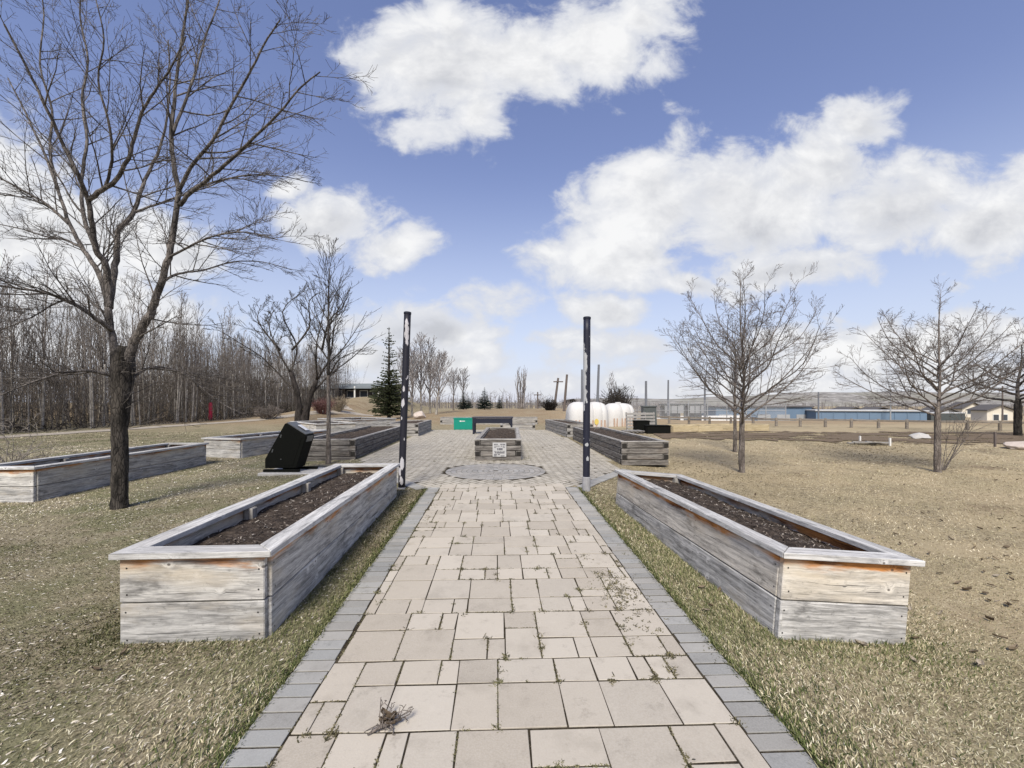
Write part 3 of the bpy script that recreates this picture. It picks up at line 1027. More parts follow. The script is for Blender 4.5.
def pole(base, top, label, mat, sleeve):
    root = empty('pole', base, 0, label, 'pole', 'peeling black poles flanking the walk')
    d = Vector(top) - Vector(base)
    m2 = MB()
    n = 14
    m2.tube([d * (i / n) - Vector((0, 0, .1 if i == 0 else 0)) for i in range(n + 1)], [.056] * (n + 1), 28)
    m2.build('shaft', mat, root, smooth=True)
    u = d.normalized()
    m2 = MB(); m2.tube([d - u * .004, d + u * .028, d + u * .034], [.061, .061, .05], 24); m2.build('cap', M['blue_black'], root, smooth=False)
    m2 = MB(); m2.tube([Vector((0, 0, -.1)), u * sleeve, u * (sleeve + .006)], [.0635, .0635, .058], 24)
    m2.build('base_sleeve', M['sleeve'], root)
    return root


M['sleeve'] = simple('bare_grey_metal', (.30, .30, .31), .7, .4, 14, .4)
pbl = at(401.5, 489)
ptl = atd(407.5, 314, pbl.y + .05)
pole(pbl, ptl, 'leaning black pole with peeled patch at its top, at the corner of the mulch bed',
     peel('peeling_black_paint', (.010, .010, .016), [(.085, 2.56, .035, .21), (.03, 1.40, .028, .07), (.045, 1.62, .02, .05), (.02, .42, .035, .10), (-.02, .30, .03, .06), (.01, .14, .035, .06), (.01, 1.15, .014, .03), (.0, 2.1, .012, .02)]), .02)
pbr = at(586.3, 491)
ptr = atd(587, 319, pbr.y)
pole(pbr, ptr, 'straight black pole with long grey peeled strip, at the corner of the orange-stained bed',
     peel('peeling_blue_black_paint', (.011, .012, .022), [(-.045, 1.95, .045, .35), (-.05, 1.55, .05, .28), (.0, .74, .024, .03), (.012, .52, .024, .035)], (.36, .37, .38)), .22)

# ------------------------------------------------------------------ leaning black bin on its pad
bp = at(262.5, 475.5)
pad = empty('concrete_slab', (bp.x - .06, bp.y - .08, bp.z), 0, 'thin concrete slab under the leaning black bin', 'slab')
m2 = MB(); m2.box((1.12, .78, .12), (.56, .39, -.005), ch=.012); m2.build('slab', M['concrete'], pad)
binr = empty('litter_bin', (bp.x, bp.y + .03, bp.z + .055), 0, 'black metal bin leaning over on two foot rails', 'bin')
m2 = MB()
for y in (.03, .44):
    pass
m2.prism([(0, .075), (.63, .075), (.83, .715), (.805, .75), (.435, .985), (.40, .975), (0, .26)], .05, .43, axis='y')
o = m2.build('body', M['black_metal'], binr)
bv = o.modifiers.new('edge', 'BEVEL'); bv.width = .012; bv.segments = 2
tp = Matrix.Translation((.62, .24, .868)) @ Matrix.Rotation(math.atan2(-.235, .37), 4, 'Y').inverted()
m2 = MB(); m2.box((.44, .36, .02), ch=.004, mat=Matrix.Translation((.627, .24, .876)) @ Matrix.Rotation(math.atan2(.235, .37), 4, 'Y')); m2.build('lid', M['black_top'], binr)
m2 = MB(); m2.box((.20, .13, .006), ch=.002, mat=Matrix.Translation((.66, .27, .868)) @ Matrix.Rotation(math.atan2(.235, .37), 4, 'Y') @ Matrix.Translation((0, 0, .02))); m2.build('reflection_or_sticker', M['white'], binr)  # whitish reflection on the bin's top, put in as a thin white plate
m2 = MB(); m2.box((.006, .26, .12), ch=.002, mat=Matrix.Translation((.815, .24, .66)) @ Matrix.Rotation(R(17), 4, 'Y')); m2.build('flap', M['black_top'], binr)
for y in (.02, .42):
    m2 = MB(); m2.box((.72, .07, .05), (.34 if y < .1 else .52, y + .03, .03), ch=.006); m2.build('foot_rail', M['black_metal'], binr)
m2 = MB(); m2.prism([(.06, .13), (.56, .13), (.735, .68), (.42, .90), (.06, .27)], .0445, .0505, axis='y'); m2.build('door', M['black_metal'], binr)
for q in (.25, .72):
    m2 = MB(); m2.tube([(.06 + .36 * q, .043, .27 + .63 * q - .03), (.06 + .36 * q + .02, .043, .27 + .63 * q + .03)], [.012, .012], 8); m2.build('hinge', M['black_top'], binr)
m2 = MB(); m2.tube([(.33, .046, .26), (.33, .03, .26)], [.012, .01], 12); m2.build('lock', M['black_top'], binr)
BLOCKS.append([(bp.x - .06, bp.y - .08), (bp.x + 1.06, bp.y - .08), (bp.x + 1.06, bp.y + .7), (bp.x - .06, bp.y + .7)])

# ------------------------------------------------------------------ dark table, teal crate, boulder, red post
tb = at(493, 434.5)
tr = empty('table', (tb.x, tb.y, tb.z), 0, 'dark table with panel legs behind the mid-plaza timber bed', 'table')
m2 = MB(); m2.box((1.78, .85, .06), (-.02, .43, .72), ch=.01); m2.build('table_top', M['table_top'], tr)
m2 = MB(); m2.box((1.70, .03, .2), (-.02, .03, .585), ch=.006); m2.build('apron', M['blue_black'], tr)
for x in (-.84, .80):
    m2 = MB()
    m2.box((.08, .08, .69), (x, .06, .345), ch=.006); m2.box((.08, .08, .69), (x, .78, .345), ch=.006)
    m2.box((.06, .64, .07), (x, .42, .5), ch=.006)
    m2.tube([(x, .06, .35), (x - math.copysign(.2, x), .06, .66)], [.03, .03], 6)
    m2.build('leg', M['blue_black'], tr)
tl = at(463, 430)
tc = empty('crate', (tl.x, tl.y, tl.z), R(2), 'flat-fronted teal plastic crate beside the dark table', 'crate')
m2 = MB()
m2.box((.92, .5, .035), (0, .25, .03), ch=.008)
for (sx, sy, x, y) in ((.92, .03, 0, .015), (.92, .03, 0, .485), (.03, .44, -.445, .25), (.03, .44, .445, .25)):
    m2.box((sx, sy, .5), (x, y, .30), ch=.006)
m2.build('shell', M['teal'], tc)
m2 = MB(); m2.box((.98, .54, .05), (0, .25, .575), ch=.015); m2.build('lid', M['teal'], tc)
m2 = MB(); m2.box((.24, .006, .035), (-.02, -.004, .44), ch=.001); m2.box((.07, .006, .065), (-.13, -.0045, .44), ch=.001); m2.build('marking', M['trim'], tc)


def rock(name, p, sx, sy, sz, mat, label, cat='boulder', seed=1, group=None):
    rg = random.Random(seed)
    bm = bmesh.new()
    bmesh.ops.create_icosphere(bm, subdivisions=3, radius=1)
    ps = [(Vector((rg.uniform(-1, 1), rg.uniform(-1, 1), rg.uniform(-1, 1))).normalized(), rg.uniform(.62, .95)) for _ in range(16)]
    for v in bm.verts:
        for n, d in ps:
            k = v.co.dot(n)
            if k > d: v.co -= n * (k - d)
        v.co += Vector((rg.uniform(-1, 1), rg.uniform(-1, 1), rg.uniform(-1, 1))) * .025
        v.co.x *= sx; v.co.y *= sy; v.co.z = v.co.z * sz + sz * .55
    me = bpy.data.meshes.new(name); bm.to_mesh(me); bm.free()
    me.materials.append(mat)
    o = bpy.data.objects.new(name, me); COL.objects.link(o)
    o.location = p
    return tag(o, label, cat, group)


rock('boulder', at(420, 418.5), .50, .45, .36, M['boulder'], 'pale rounded boulder behind the short timber bed', seed=3)
rp = at(210.5, 420)
rpo = empty('marker_post', rp, 0, 'short red post at the edge of the bare wood', 'post')
m2 = MB(); m2.tube([(0, 0, -.1), (0, 0, 1.25), (0, 0, 1.33)], [.13, .13, .07], 14); m2.build('post', M['red'], rpo, smooth=False)

# ------------------------------------------------------------------ tanks and clutter by the plot
def loaf_tank(p, L, wd, hg, rz, label, bands):
    root = empty('water_tank', p, rz, label, 'tank', 'white ribbed tanks beside the plaza')
    m2 = MB()
    st = [(0, .55, .62), (.05, .74, .80), (.16, .90, .93), (.32, .98, .985)]
    x = .36
    bw = (L - .72) / bands
    for i in range(bands):
        st += [(x + .02, 1.0, 1.0), (x + bw * .40, 1.02, 1.01), (x + bw - .06, 1.0, 1.0), (x + bw - .035, .965, .975), (x + bw - .005, .965, .975)]
        x += bw
    st += [(L - .32, .98, .985), (L - .16, .90, .93), (L - .05, .74, .80), (L, .55, .62)]
    out = [(-.98, 0), (-1.0, .25), (-1.0, .48), (-.95, .68), (-.80, .85), (-.55, .955), (-.25, .995), (0, 1.0), (.25, .995), (.55, .955), (.80, .85), (.95, .68), (1.0, .48), (1.0, .25), (.98, 0)]
    n = len(out)
    vs = [(x_, a * kw * wd / 2, b * kh * hg) for (x_, kw, kh) in st for (a, b) in out]
    fs = [(i * n + k, (i + 1) * n + k, (i + 1) * n + k + 1, i * n + k + 1)[::-1] for i in range(len(st) - 1) for k in range(n - 1)]
    fs += [tuple(range(n))[::-1], tuple(range((len(st) - 1) * n, len(st) * n))]
    m2.add(vs, fs)
    m2.build('shell', M['tank'], root, smooth=True)
    m2 = MB(); m2.tube([(L * .5, 0, hg - .02), (L * .5, 0, hg + .05), (L * .5, 0, hg + .07)], [.17, .17, .14], 20); m2.build('lid', M['tank'], root)
    for i in range(bands + 1):
        for q in (-.09, .09):
            xx = .38 + (L - .76) * i / bands + q
            m2 = MB(); m2.box((.07, .05, hg * .36), (xx, -wd / 2 * 1.005, hg * .18), ch=.02); m2.build('strap', M['rust'], root)
    return root


tA = at(568, 430.5)
t1 = loaf_tank(tA + Vector((.05, .75, 0)), 2.05, 1.35, 1.40, R(6), 'nearer white ribbed hoop-shaped tank with a yellow patch and rusty straps', 3)
m2 = MB(); m2.prism([(.11 * math.cos(a), .15 * math.sin(a)) for a in np.linspace(0, 6.28, 17)[:-1]], -.008, .0, axis='y'); m2.build('reflection_or_sticker', M['yellow'], t1, loc=(1.33, -.700, .42))
loaf_tank(at(605, 427) + Vector((.15, .9, 0)), 1.75, 1.35, 1.32, R(14), 'farther plain white hoop-shaped tank behind the grey pallets', 2)
# pallets standing on edge
pp = at(627, 432)
for k, (dx, dy, tl, lb) in enumerate(((0.0, .0, 8, 'slatted grey pallet standing on edge in front of the far tank'), (.42, .35, 4, 'greyer pallet standing on edge behind the first, nearer the dark bin'))):
    pr = empty('pallet', pp + Vector((dx, dy, 0)), R(8 - 10 * k), lb, 'pallet', 'grey wooden pallets on edge')
    T_ = Matrix.Rotation(R(-tl), 4, 'X')
    for i in range(6):
        m2 = MB(); m2.box((1.0, .02, .10), (.5, 0, .07 + i * .155), ch=.003, mat=T_); m2.build('slat', M['pallet'], pr)
    for i in range(3):
        m2 = MB(); m2.box((.045, .09, .92), (.04 + i * .46, .056, .47), ch=.003, mat=T_); m2.build('stringer', M['pallet'], pr)
cp = at(650, 428)
cb = empty('compost_bin', cp, R(-4), 'tall dark grey compost bin behind the black box', 'bin')
m2 = MB()
m2.prism([(-.38, 0), (.38, 0), (.33, 1.12), (-.33, 1.12)], 0, .62, axis='y')
m2.build('body', M['dark_grey'], cb)
m2 = MB(); m2.box((.74, .70, .07), (0, .31, 1.155), ch=.02); m2.build('lid', M['dark_grey'], cb)
for k in range(4):
    m2 = MB(); m2.box((.03, .02, .8), (-.24 + k * .16, -.012, .5), ch=.004); m2.build('rib', M['dark_grey'], cb)
bb = at(659, 434)
bk = empty('storage_box', bb, R(-3), 'low black box lying on the lawn beside the grey pallets', 'box')
m2 = MB(); m2.box((1.02, .55, .33), (0, .28, .165), ch=.02); m2.build('body', M['black_metal'], bk)
m2 = MB(); m2.box((1.07, .6, .05), (0, .28, .35), ch=.015); m2.build('lid', M['black_metal'], bk)
bs_ = at(647.5, 433)
bk2 = empty('storage_box', bs_ + Vector((-.1, .25, 0)), R(5), 'taller square black box between the pallets and the low black box', 'box')
m2 = MB(); m2.box((.62, .5, .50), (0, .28, .25), ch=.02); m2.build('body', M['black_metal'], bk2)
m2 = MB(); m2.box((.66, .54, .05), (0, .28, .52), ch=.015); m2.build('lid', M['black_metal'], bk2)
fp = at(635, 434)
pl = empty('pallet', fp, R(4), 'grey pallet lying flat on the lawn below the standing ones', 'pallet', 'grey wooden pallets on edge')
for i in range(5):
    m2 = MB(); m2.box((.1, .8, .022), (-.36 + i * .18, .3, .125), ch=.003); m2.build('slat', M['pallet'], pl)
for i in range(3):
    m2 = MB(); m2.box((.82, .06, .09), (0, .0 + i * .3, .068), ch=.003); m2.build('stringer', M['timber'], pl)
# brick scraps near the tanks
# low bed of new pine boards
na, nb_ = at(673, 432.5), at(769, 430.5)
L_ = (nb_ - na).length
nbd = empty('garden_bed', na, math.atan2(nb_.y - na.y, nb_.x - na.x), 'long low bed edged in fresh yellow boards across the lawn', 'garden bed')
for k in range(4):
    plank('board', (L_ / 4 - .01, .04, .31), (L_ / 8 + k * L_ / 4, .0, .14), 0, M['pine'], nbd)
    plank('board', (L_ / 4 - .01, .04, .31), (L_ / 8 + k * L_ / 4, 1.1, .14), 0, M['pine'], nbd)
for x in (.02, L_ - .02):
    plank('end_board', (1.04, .04, .31), (x, .55, .14), R(90), M['pine'], nbd)
sp = soil_patch(L_ - .1, 1.04, .2, .03, M['tilled'], nx=40, ny=8)
sp.build('soil', M['tilled'], nbd, loc=(.05, .03, 0))['kind'] = 'stuff'

# stakes and scraps on the far lawn
for (px, py0, py1, lb) in ((860, 441.5, 436, 'short pale stake at the end of a heap of boards'), (890, 446, 438, 'pale stake standing alone right of the heap of boards'), (995, 447, 432, 'thin brown stake near the boulder at the tilled strip')):
    p = at(px, py0)
    hh = (py0 - py1) / F * p.y
    m2 = MB(); m2.box((.05, .05, hh + .1), (0, 0, hh / 2 - .05), ch=.004)
    tag(m2.build('stake', M['pole_wood'] if px > 990 else M['trim'], None, loc=p), lb, 'stake', 'stakes on the tilled lawn')
for k in range(6):
    p = at(862 + k * 4, 444 + (k % 3) * .7)
    m2 = MB(); m2.box((random.uniform(.5, 1.1), .10, .03), (0, 0, .04 + .03 * (k % 3)), ch=.003)
    o = m2.build('board', M['pallet'], None, loc=p, rz=random.uniform(-.4, .5))
    o.rotation_euler.y = random.uniform(-.1, .1)
    tag(o, 'weathered loose board in the small heap beside the pale stakes', 'board', 'loose boards heaped by the stakes')
rock('boulder', at(919, 438.5), .42, .3, .15, M['concrete'], 'flat grey boulder beyond the tree on the tilled strip', seed=6)
rock('boulder', at(1019, 449), .42, .35, .17, M['boulder'], 'pale flat boulder at the far end of the tilled strip', seed=8)

# ------------------------------------------------------------------ low post and rail fence
fa, fb = at(650, 423), at(1034, 431.5)
fence = empty('rail_fence', fa, 0, 'low brown post and rail fence across the far side of the lawn', 'fence')
dv = fb - fa
n = 15
dirr = Vector((dv.x, dv.y, 0)).normalized()
for i in range(n + 1):
    p = dv * (i / n)
    z = h(fa.x + p.x, fa.y + p.y) - fa.z
    m2 = MB(); m2.tube([(0, 0, -.2), (0, 0, .47), (0, 0, .50)], [.075, .07, .05], 10)
    m2.build('post', M['fence_wood'], fence, loc=(p.x, p.y, z))
    if i < n:
        q = dv * ((i + 1) / n)
        z2 = h(fa.x + q.x, fa.y + q.y) - fa.z
        c = (p + q) / 2
        L_ = (q - p).length
        m2 = MB(); m2.box((L_ + .1, .07, .10), ch=.012)
        m2.build('rail', M['fence_wood'], fence, loc=(c.x, c.y - .02, (z + z2) / 2 + .41), rz=math.atan2(dirr.y, dirr.x))

# ------------------------------------------------------------------ ball field cage, white boards, poles
def mesh_mat():
    m_, t = material('chain_link')
    P = t.n('ShaderNodeTexCoord').outputs['Object']
    x, y, z = t.xyz(P)
    a = t.m('FRACT', t.m('MULTIPLY', t.m('ADD', x, z), 7.0))
    b = t.m('FRACT', t.m('MULTIPLY', t.m('SUBTRACT', x, z), 7.0))
    k = t.m('MAXIMUM', t.m('LESS_THAN', a, .14), t.m('LESS_THAN', b, .14))
    finish(t, (.34, .35, .37), .6, None, alpha=k)
    return m_
M['mesh'] = mesh_mat()
cg = atd(632, 416, 46)
cz = h(cg.x, cg.y)
cage = empty('chain_link_fence', (cg.x, cg.y, cz), R(-6), 'tall chain link ball field fence behind the tanks and fence', 'fence')
Wc, Hc = 15.5, EYE + (HY - 401) / F * 46 - cz
for i in range(9):
    m2 = MB(); m2.tube([(i * Wc / 8, 0, -.2), (i * Wc / 8, 0, Hc)], [.05, .05], 8); m2.build('post', M['steel'], cage)
for zz in (.12, Hc * .5, Hc):
    m2 = MB(); m2.tube([(0, 0, zz), (Wc, 0, zz)], [.035, .035], 6); m2.build('rail', M['steel'], cage)
m2 = MB(); m2.add([(0, .02, .05), (Wc, .02, .05), (Wc, .02, Hc), (0, .02, Hc)], [(0, 1, 2, 3)]); m2.build('mesh', M['mesh'], cage)
for (px0, px1, py0, py1, lb) in ((664, 684, 404.5, 412.5, 'grey screened dugout at the ball field, nearer the tanks'), (689, 706, 404.5, 412.5, 'grey screened dugout at the ball field, behind the bushy tree')):
    a_ = atd(px0, py1, 52); b_ = atd(px1, py0, 52)
    g0 = h(a_.x, a_.y)
    dg = empty('dugout', (a_.x, a_.y, g0), R(-4), lb, 'dugout', 'dugouts at the ball field')
    W_, H_ = b_.x - a_.x, b_.z - g0
    m2 = MB(); m2.box((W_ + .3, 1.8, .14), (W_ / 2, .8, H_), ch=.02); m2.build('roof', M['dark_grey'], dg)
    m2 = MB(); m2.box((W_, .1, H_ - .1), (W_ / 2, 1.6, H_ / 2 - .06), ch=.01); m2.build('back_wall', M['steel'], dg)
    for i in range(4):
        m2 = MB(); m2.box((.09, .09, H_ - .08), (.05 + i * (W_ - .1) / 3, .0, H_ / 2 - .04), ch=.01); m2.build('post', M['dark_grey'], dg)
    m2 = MB(); m2.box((W_ - .1, .06, .9), (W_ / 2, .02, H_ - .6), ch=.01); m2.build('screen', M['steel'], dg)
wb0, wb1 = atd(640, 419, 58), atd(742, 419.5, 62)
wbd = empty('board_wall', (wb0.x, wb0.y, h(wb0.x, wb0.y)), math.atan2(wb1.y - wb0.y, wb1.x - wb0.x), 'long low white board wall round the ball field', 'wall')
Lw = (wb1 - wb0).length
for i in range(8):
    m2 = MB(); m2.box((Lw / 8 - .04, .08, 1.5), (Lw / 16 + i * Lw / 8, 0, .62), ch=.01); m2.build('panel', M['white'], wbd)

for (x0, y0, x1, y1, D, r_, mt, lb) in (
        (537.7, 392, 537.7, 414, 52, .10, 'pole_wood', 'short brown utility pole right of the slim poplar'),
        (558.2, 378, 553.7, 415.5, 40, .125, 'pole_wood', 'brown pole leaning beside the dark round shrub'),
        (567.0, 374.5, 563.8, 416, 38, .125, 'pole_wood', 'tall brown pole leaning beside the white tank end'),
        (582.0, 369.5, 582.0, 414, 42, .12, 'pole_grey', 'grey pole half hidden behind the straight black pole'),
        (598.8, 364.6, 597.0, 414, 36, .12, 'pole_grey', 'tallest grey pole, rising behind the nearer white tank'),
        (646.0, 381, 646.0, 414, 44, .15, 'pole_grey', 'dark pole rising behind the tall compost bin'),
        (668.3, 380, 667.8, 414, 50, .12, 'pole_grey', 'grey pole beside the first dugout'),
        (705.0, 377, 704.6, 418, 50, .12, 'pole_grey', 'thin pole seen through the bushy tree crown'),
        (818.5, 392, 818.5, 424, 62, .12, 'pole_grey', 'grey pole in front of the dark roofed houses'),
        (890.5, 391, 890.5, 420, 66, .10, 'steel', 'thin pale pole behind the blue building'),
        (1002.5, 386, 1002.5, 424, 56, .10, 'pole_wood', 'thin pole beside the small cream house')):
    b_, t_ = atd(x0, y0, D), atd(x1, y1, D)
    base = Vector((t_.x, D, h(t_.x, D) - .2))
    po = empty('utility_pole', base, 0, lb, 'pole', 'poles on the skyline')
    m2 = MB(); m2.tube([(0, 0, 0), Vector(b_) - base], [r_, r_ * .75], 10)
    m2.build('shaft', M[mt], po)
    if mt == 'pole_wood' and D > 39:
        m2 = MB(); m2.box((.9, .1, .1), Vector(b_) - base + Vector((0, -.12, -.35)), ch=.01); m2.build('crossarm', M[mt], po)

# ------------------------------------------------------------------ far buildings
def gable_house(p, W, Dp, hw, hr, rz, label, wall, roof, wins=2, over=.35, group=None, door=False, cat='house', name='house'):
    root = empty(name, p, rz, label, cat, group)
    m2 = MB()
    m2.prism([(0, -.8), (W, -.8), (W, hw), (W / 2, hw + hr), (0, hw)], 0, Dp, axis='y')
    m2.build('wall', wall, root)
    m2 = MB()
    k = hr / (W / 2)
    for sgn in (-1, 1):
        xe = W / 2 + sgn * (W / 2 + over)
        ze = hw - k * over
        a, b = (xe, ze), (W / 2, hw + hr)
        out = [a, b, (b[0], b[1] + .14), (a[0], a[1] + .14)]
        if sgn > 0: out = out[::-1]
        m2.prism([(q[0], q[1] + .01) for q in out], -over, Dp + over, axis='y')
    m2.build('roof', roof, root)
    for i in range(wins):
        x = W * (i + 1) / (wins + 1)
        m2 = MB(); m2.box((.95, .1, 1.0), (x, -.012, hw * .55), ch=.01)
        f_ = m2.build('window', M['trim'], root)
        m2 = MB(); m2.box((.78, .05, .82), (x, -.05, hw * .55), ch=.005); m2.build('pane', M['pane'], f_)
    return root


# blue long building
b0, b1_ = atd(816, 424, 70), atd(927, 424, 66)
bz = h((b0.x + b1_.x) / 2, 68)
blu = empty('long_shed', (b0.x, b0.y, bz), math.atan2(b1_.y - b0.y, b1_.x - b0.x), 'long low blue shed with pale flat roof beyond the lawn', 'shed')
Lb = math.hypot(b1_.x - b0.x, b1_.y - b0.y)
m2 = MB(); m2.box((Lb, 5, 2.6), (Lb / 2, 2.5, .9), ch=.02); m2.build('wall', M['blue_wall'], blu)
m2 = MB(); m2.box((Lb + .4, 5.5, .22), (Lb / 2, 2.5, 2.32), ch=.03); m2.build('roof', M['roof_pale'], blu)
for i in range(9):
    m2 = MB(); m2.box((.12, .06, 2.3), (Lb * (i + .5) / 9, -.035, .95), ch=.01); m2.build('batten', M['blue_wall'], blu)
for i in range(2):
    m2 = MB(); m2.box((1.6, .08, .5), (1.2 + i * 2.2, -.045, .3), ch=.01); m2.build('door', M['dark_wall'], blu)
# lean blue wall nearer the bushy tree
c0, c1_ = atd(716, 421, 74), atd(812, 421, 74)
grs = empty('warehouse', (c0.x, 74, h(c0.x, 74)), 0, 'dull blue warehouse seen through the bushy tree crown', 'warehouse')
Wg = c1_.x - c0.x
m2 = MB(); m2.box((Wg, 6, 3.2), (Wg / 2, 3, 1.2), ch=.02); m2.build('wall', M['blue_wall'], grs)
m2 = MB(); m2.box((Wg + .5, 6.6, .2), (Wg / 2, 3, 2.9), ch=.02); m2.build('roof', M['roof_dark'], grs)
for k in range(5):
    m2 = MB(); m2.box((2.2, .08, 1.7), (1.6 + k * (Wg - 3.2) / 4, -.045, .7), ch=.01); m2.build('door', M['grey_wall'], grs)
for (px0, px1, pyt, pye, D, wl, rf, lb) in (
        (797, 824, 408, 413, 84, 'grey_wall', 'roof_dark', 'grey house with dark gable, nearest the warehouse'),
        (838, 870, 407.5, 412.5, 86, 'grey_wall', 'roof_dark', 'house with dark hip roof behind the middle of the blue shed'),
        (868, 896, 407.5, 412, 92, 'dark_wall', 'roof_dark', 'low dark roofed house behind the right half of the blue shed'),
        (934, 956, 407, 412, 96, 'grey_wall', 'roof_dark', 'dark roofed house beyond the end of the blue shed'),
        (962, 982, 402.5, 408, 104, 'cream', 'roof_dark', 'two-storey cream house partly behind the small cream house')):
    a_, b_ = atd(px0, pye, D), atd(px1, pyt, D)
    g0 = h(a_.x, D)
    gable_house((a_.x, D, g0), b_.x - a_.x, 3.5, a_.z - g0, b_.z - a_.z, R(random.uniform(-3, 3)), lb, M[wl], M[rf], 2, .5, 'houses beyond the lawn')
a_, b_ = atd(987, 410, 62), atd(1013, 405.5, 62)
g0 = h(a_.x, 62)
gable_house((a_.x, 62, g0), b_.x - a_.x, 2.2, a_.z - g0, b_.z - a_.z, 0, 'small cream house with low gable beside the dark tree', M['cream'], M['roof_dark'], 2, .35, 'houses beyond the lawn')
c0 = atd(926, 422, 68)
gar = empty('parked_trailer', (c0.x + .8, 68, h(c0.x, 68)), 0, 'dark trailer with a pale top at the end of the blue shed', 'trailer')
m2 = MB(); m2.box((5.4, 2.3, 1.5), (2.7, 1.1, 1.1), ch=.06); m2.build('body', M['dark_grey'], gar)
m2 = MB(); m2.box((5.5, 2.4, .18), (2.7, 1.1, 1.95), ch=.04); m2.build('roof', M['roof_pale'], gar)
for x in (1.0, 2.0):
    m2 = MB(); m2.tube([(x, -.12, .38), (x, .08, .38)], [.38, .38], 16); m2.build('wheel', M['black_metal'], gar)
# hillside building at the top of the walk
a_, b_ = atd(332, 399, 60), atd(384, 387, 60)
g0 = h((a_.x + b_.x) / 2, 60)
hb = empty('pavilion', (a_.x, 60, g0), R(-3), 'dark low building with long grey-green roof on the rise behind the spruce', 'building')
Wh = b_.x - a_.x
Hh = b_.z - g0
m2 = MB(); m2.box((Wh, 8, Hh + .6), (Wh / 2, 4, Hh / 2 - .3), ch=.02); m2.build('wall', M['dark_wall'], hb)
m2 = MB()
m2.prism([(-1.2, -1.0), (-1.2 + .0, -1.0 + .01), (4, -.1), (9.2, -1.0), (9.2, -1.0 - .12), (4, -.24)][::-1], -1.2, Wh + 1.2, axis='y', M=Matrix.Translation((0, 0, Hh + .75)) @ Matrix.Rotation(R(-90), 4, 'Z') @ Matrix.Scale(-1, 4, (1, 0, 0)))
m2.build('roof', M['roof_green'], hb)
for i in range(4):
    m2 = MB(); m2.box((1.15, .1, 1.1), (.9 + i * (Wh - 1.8) / 3, -.02, Hh * .58), ch=.01); f_ = m2.build('window', M['trim'], hb)
    m2 = MB(); m2.box((.98, .05, .9), (.9 + i * (Wh - 1.8) / 3, -.06, Hh * .58), ch=.01); m2.build('pane', M['pane'], f_)
for i in range(3):
    m2 = MB(); m2.box((.2, .2, Hh + .1), (.3 + i * (Wh - .6) / 2, -.9, Hh / 2), ch=.02); m2.build('post', M['trim'], hb)
a_, b_ = atd(296, 396, 66), atd(330, 388, 66)
g0 = h(a_.x, 66)
gable_house((a_.x, 66, g0 - .3), b_.x - a_.x, 6, a_.z - g0 + .9, .9, R(4), 'low house with grey-green roof behind the double-stemmed tree', M['dark_wall'], M['roof_green'], 2, .5)

# ------------------------------------------------------------------ hills
def hill(name, x0, x1, D, zf, mat, n=120):
    mb = MB()
    vs = []
    for i in range(n + 1):
        x = x0 + (x1 - x0) * i / n
        zt = zf(x)
        for (dd, k) in ((-70, 0), (-35, .55), (-10, .92), (0, 1), (60, .9), (160, 0)):
            vs.append((x, D + dd, -4 + (zt + 4) * k))
    mb.add(vs, [(6 * i + k, 6 * i + k + 6, 6 * i + k + 7, 6 * i + k + 1)[::-1] for i in range(n) for k in range(5)])
    return tag(mb.build(name, mat, smooth=True), kind='structure')


def hill_mat():
    m_, t = material('wooded_hillside')
    P = t.n('ShaderNodeTexCoord').outputs['Object']
    n = t.noise(t.vmul(P, (.12, .12, .5)), 1.0, 6.0, .7)
    n2 = t.noise(t.vmul(P, (.02, .02, .05)), 1.0, 3.0)
    c = t.ramp(n, [(.35, (.15, .145, .14)), (.5, (.24, .23, .215)), (.62, (.33, .32, .30)), (.72, (.46, .46, .46))])
    c = t.mix(t.m('MULTIPLY', t.sm(n2, .45, .6), .5), c, (.22, .215, .17))
    finish(t, c, .95, n, .5, 2.0, .05)
    return m_
M['hill'] = hill_mat()
hill('hills', 60, 900, 420, lambda x: 1.5 + 420 / F * (3 + 6.5 * float(ss(120, 300, x)) + .8 * math.sin(x * .021) + .5 * math.sin(x * .07)), M['hill'])
hill('hills', -700, 140, 520, lambda x: 1.5 + 520 / F * (-1.5 + 1.2 * math.sin(x * .008) + .5 * math.sin(x * .05)), M['hill'])

# ------------------------------------------------------------------ trees
def rdir(d, ang, az):
    d = d.normalized()
    o_ = d.orthogonal().normalized()
    b_ = d.cross(o_)
    return (d * math.cos(ang) + (o_ * math.cos(az) + b_ * math.sin(az)) * math.sin(ang)).normalized()


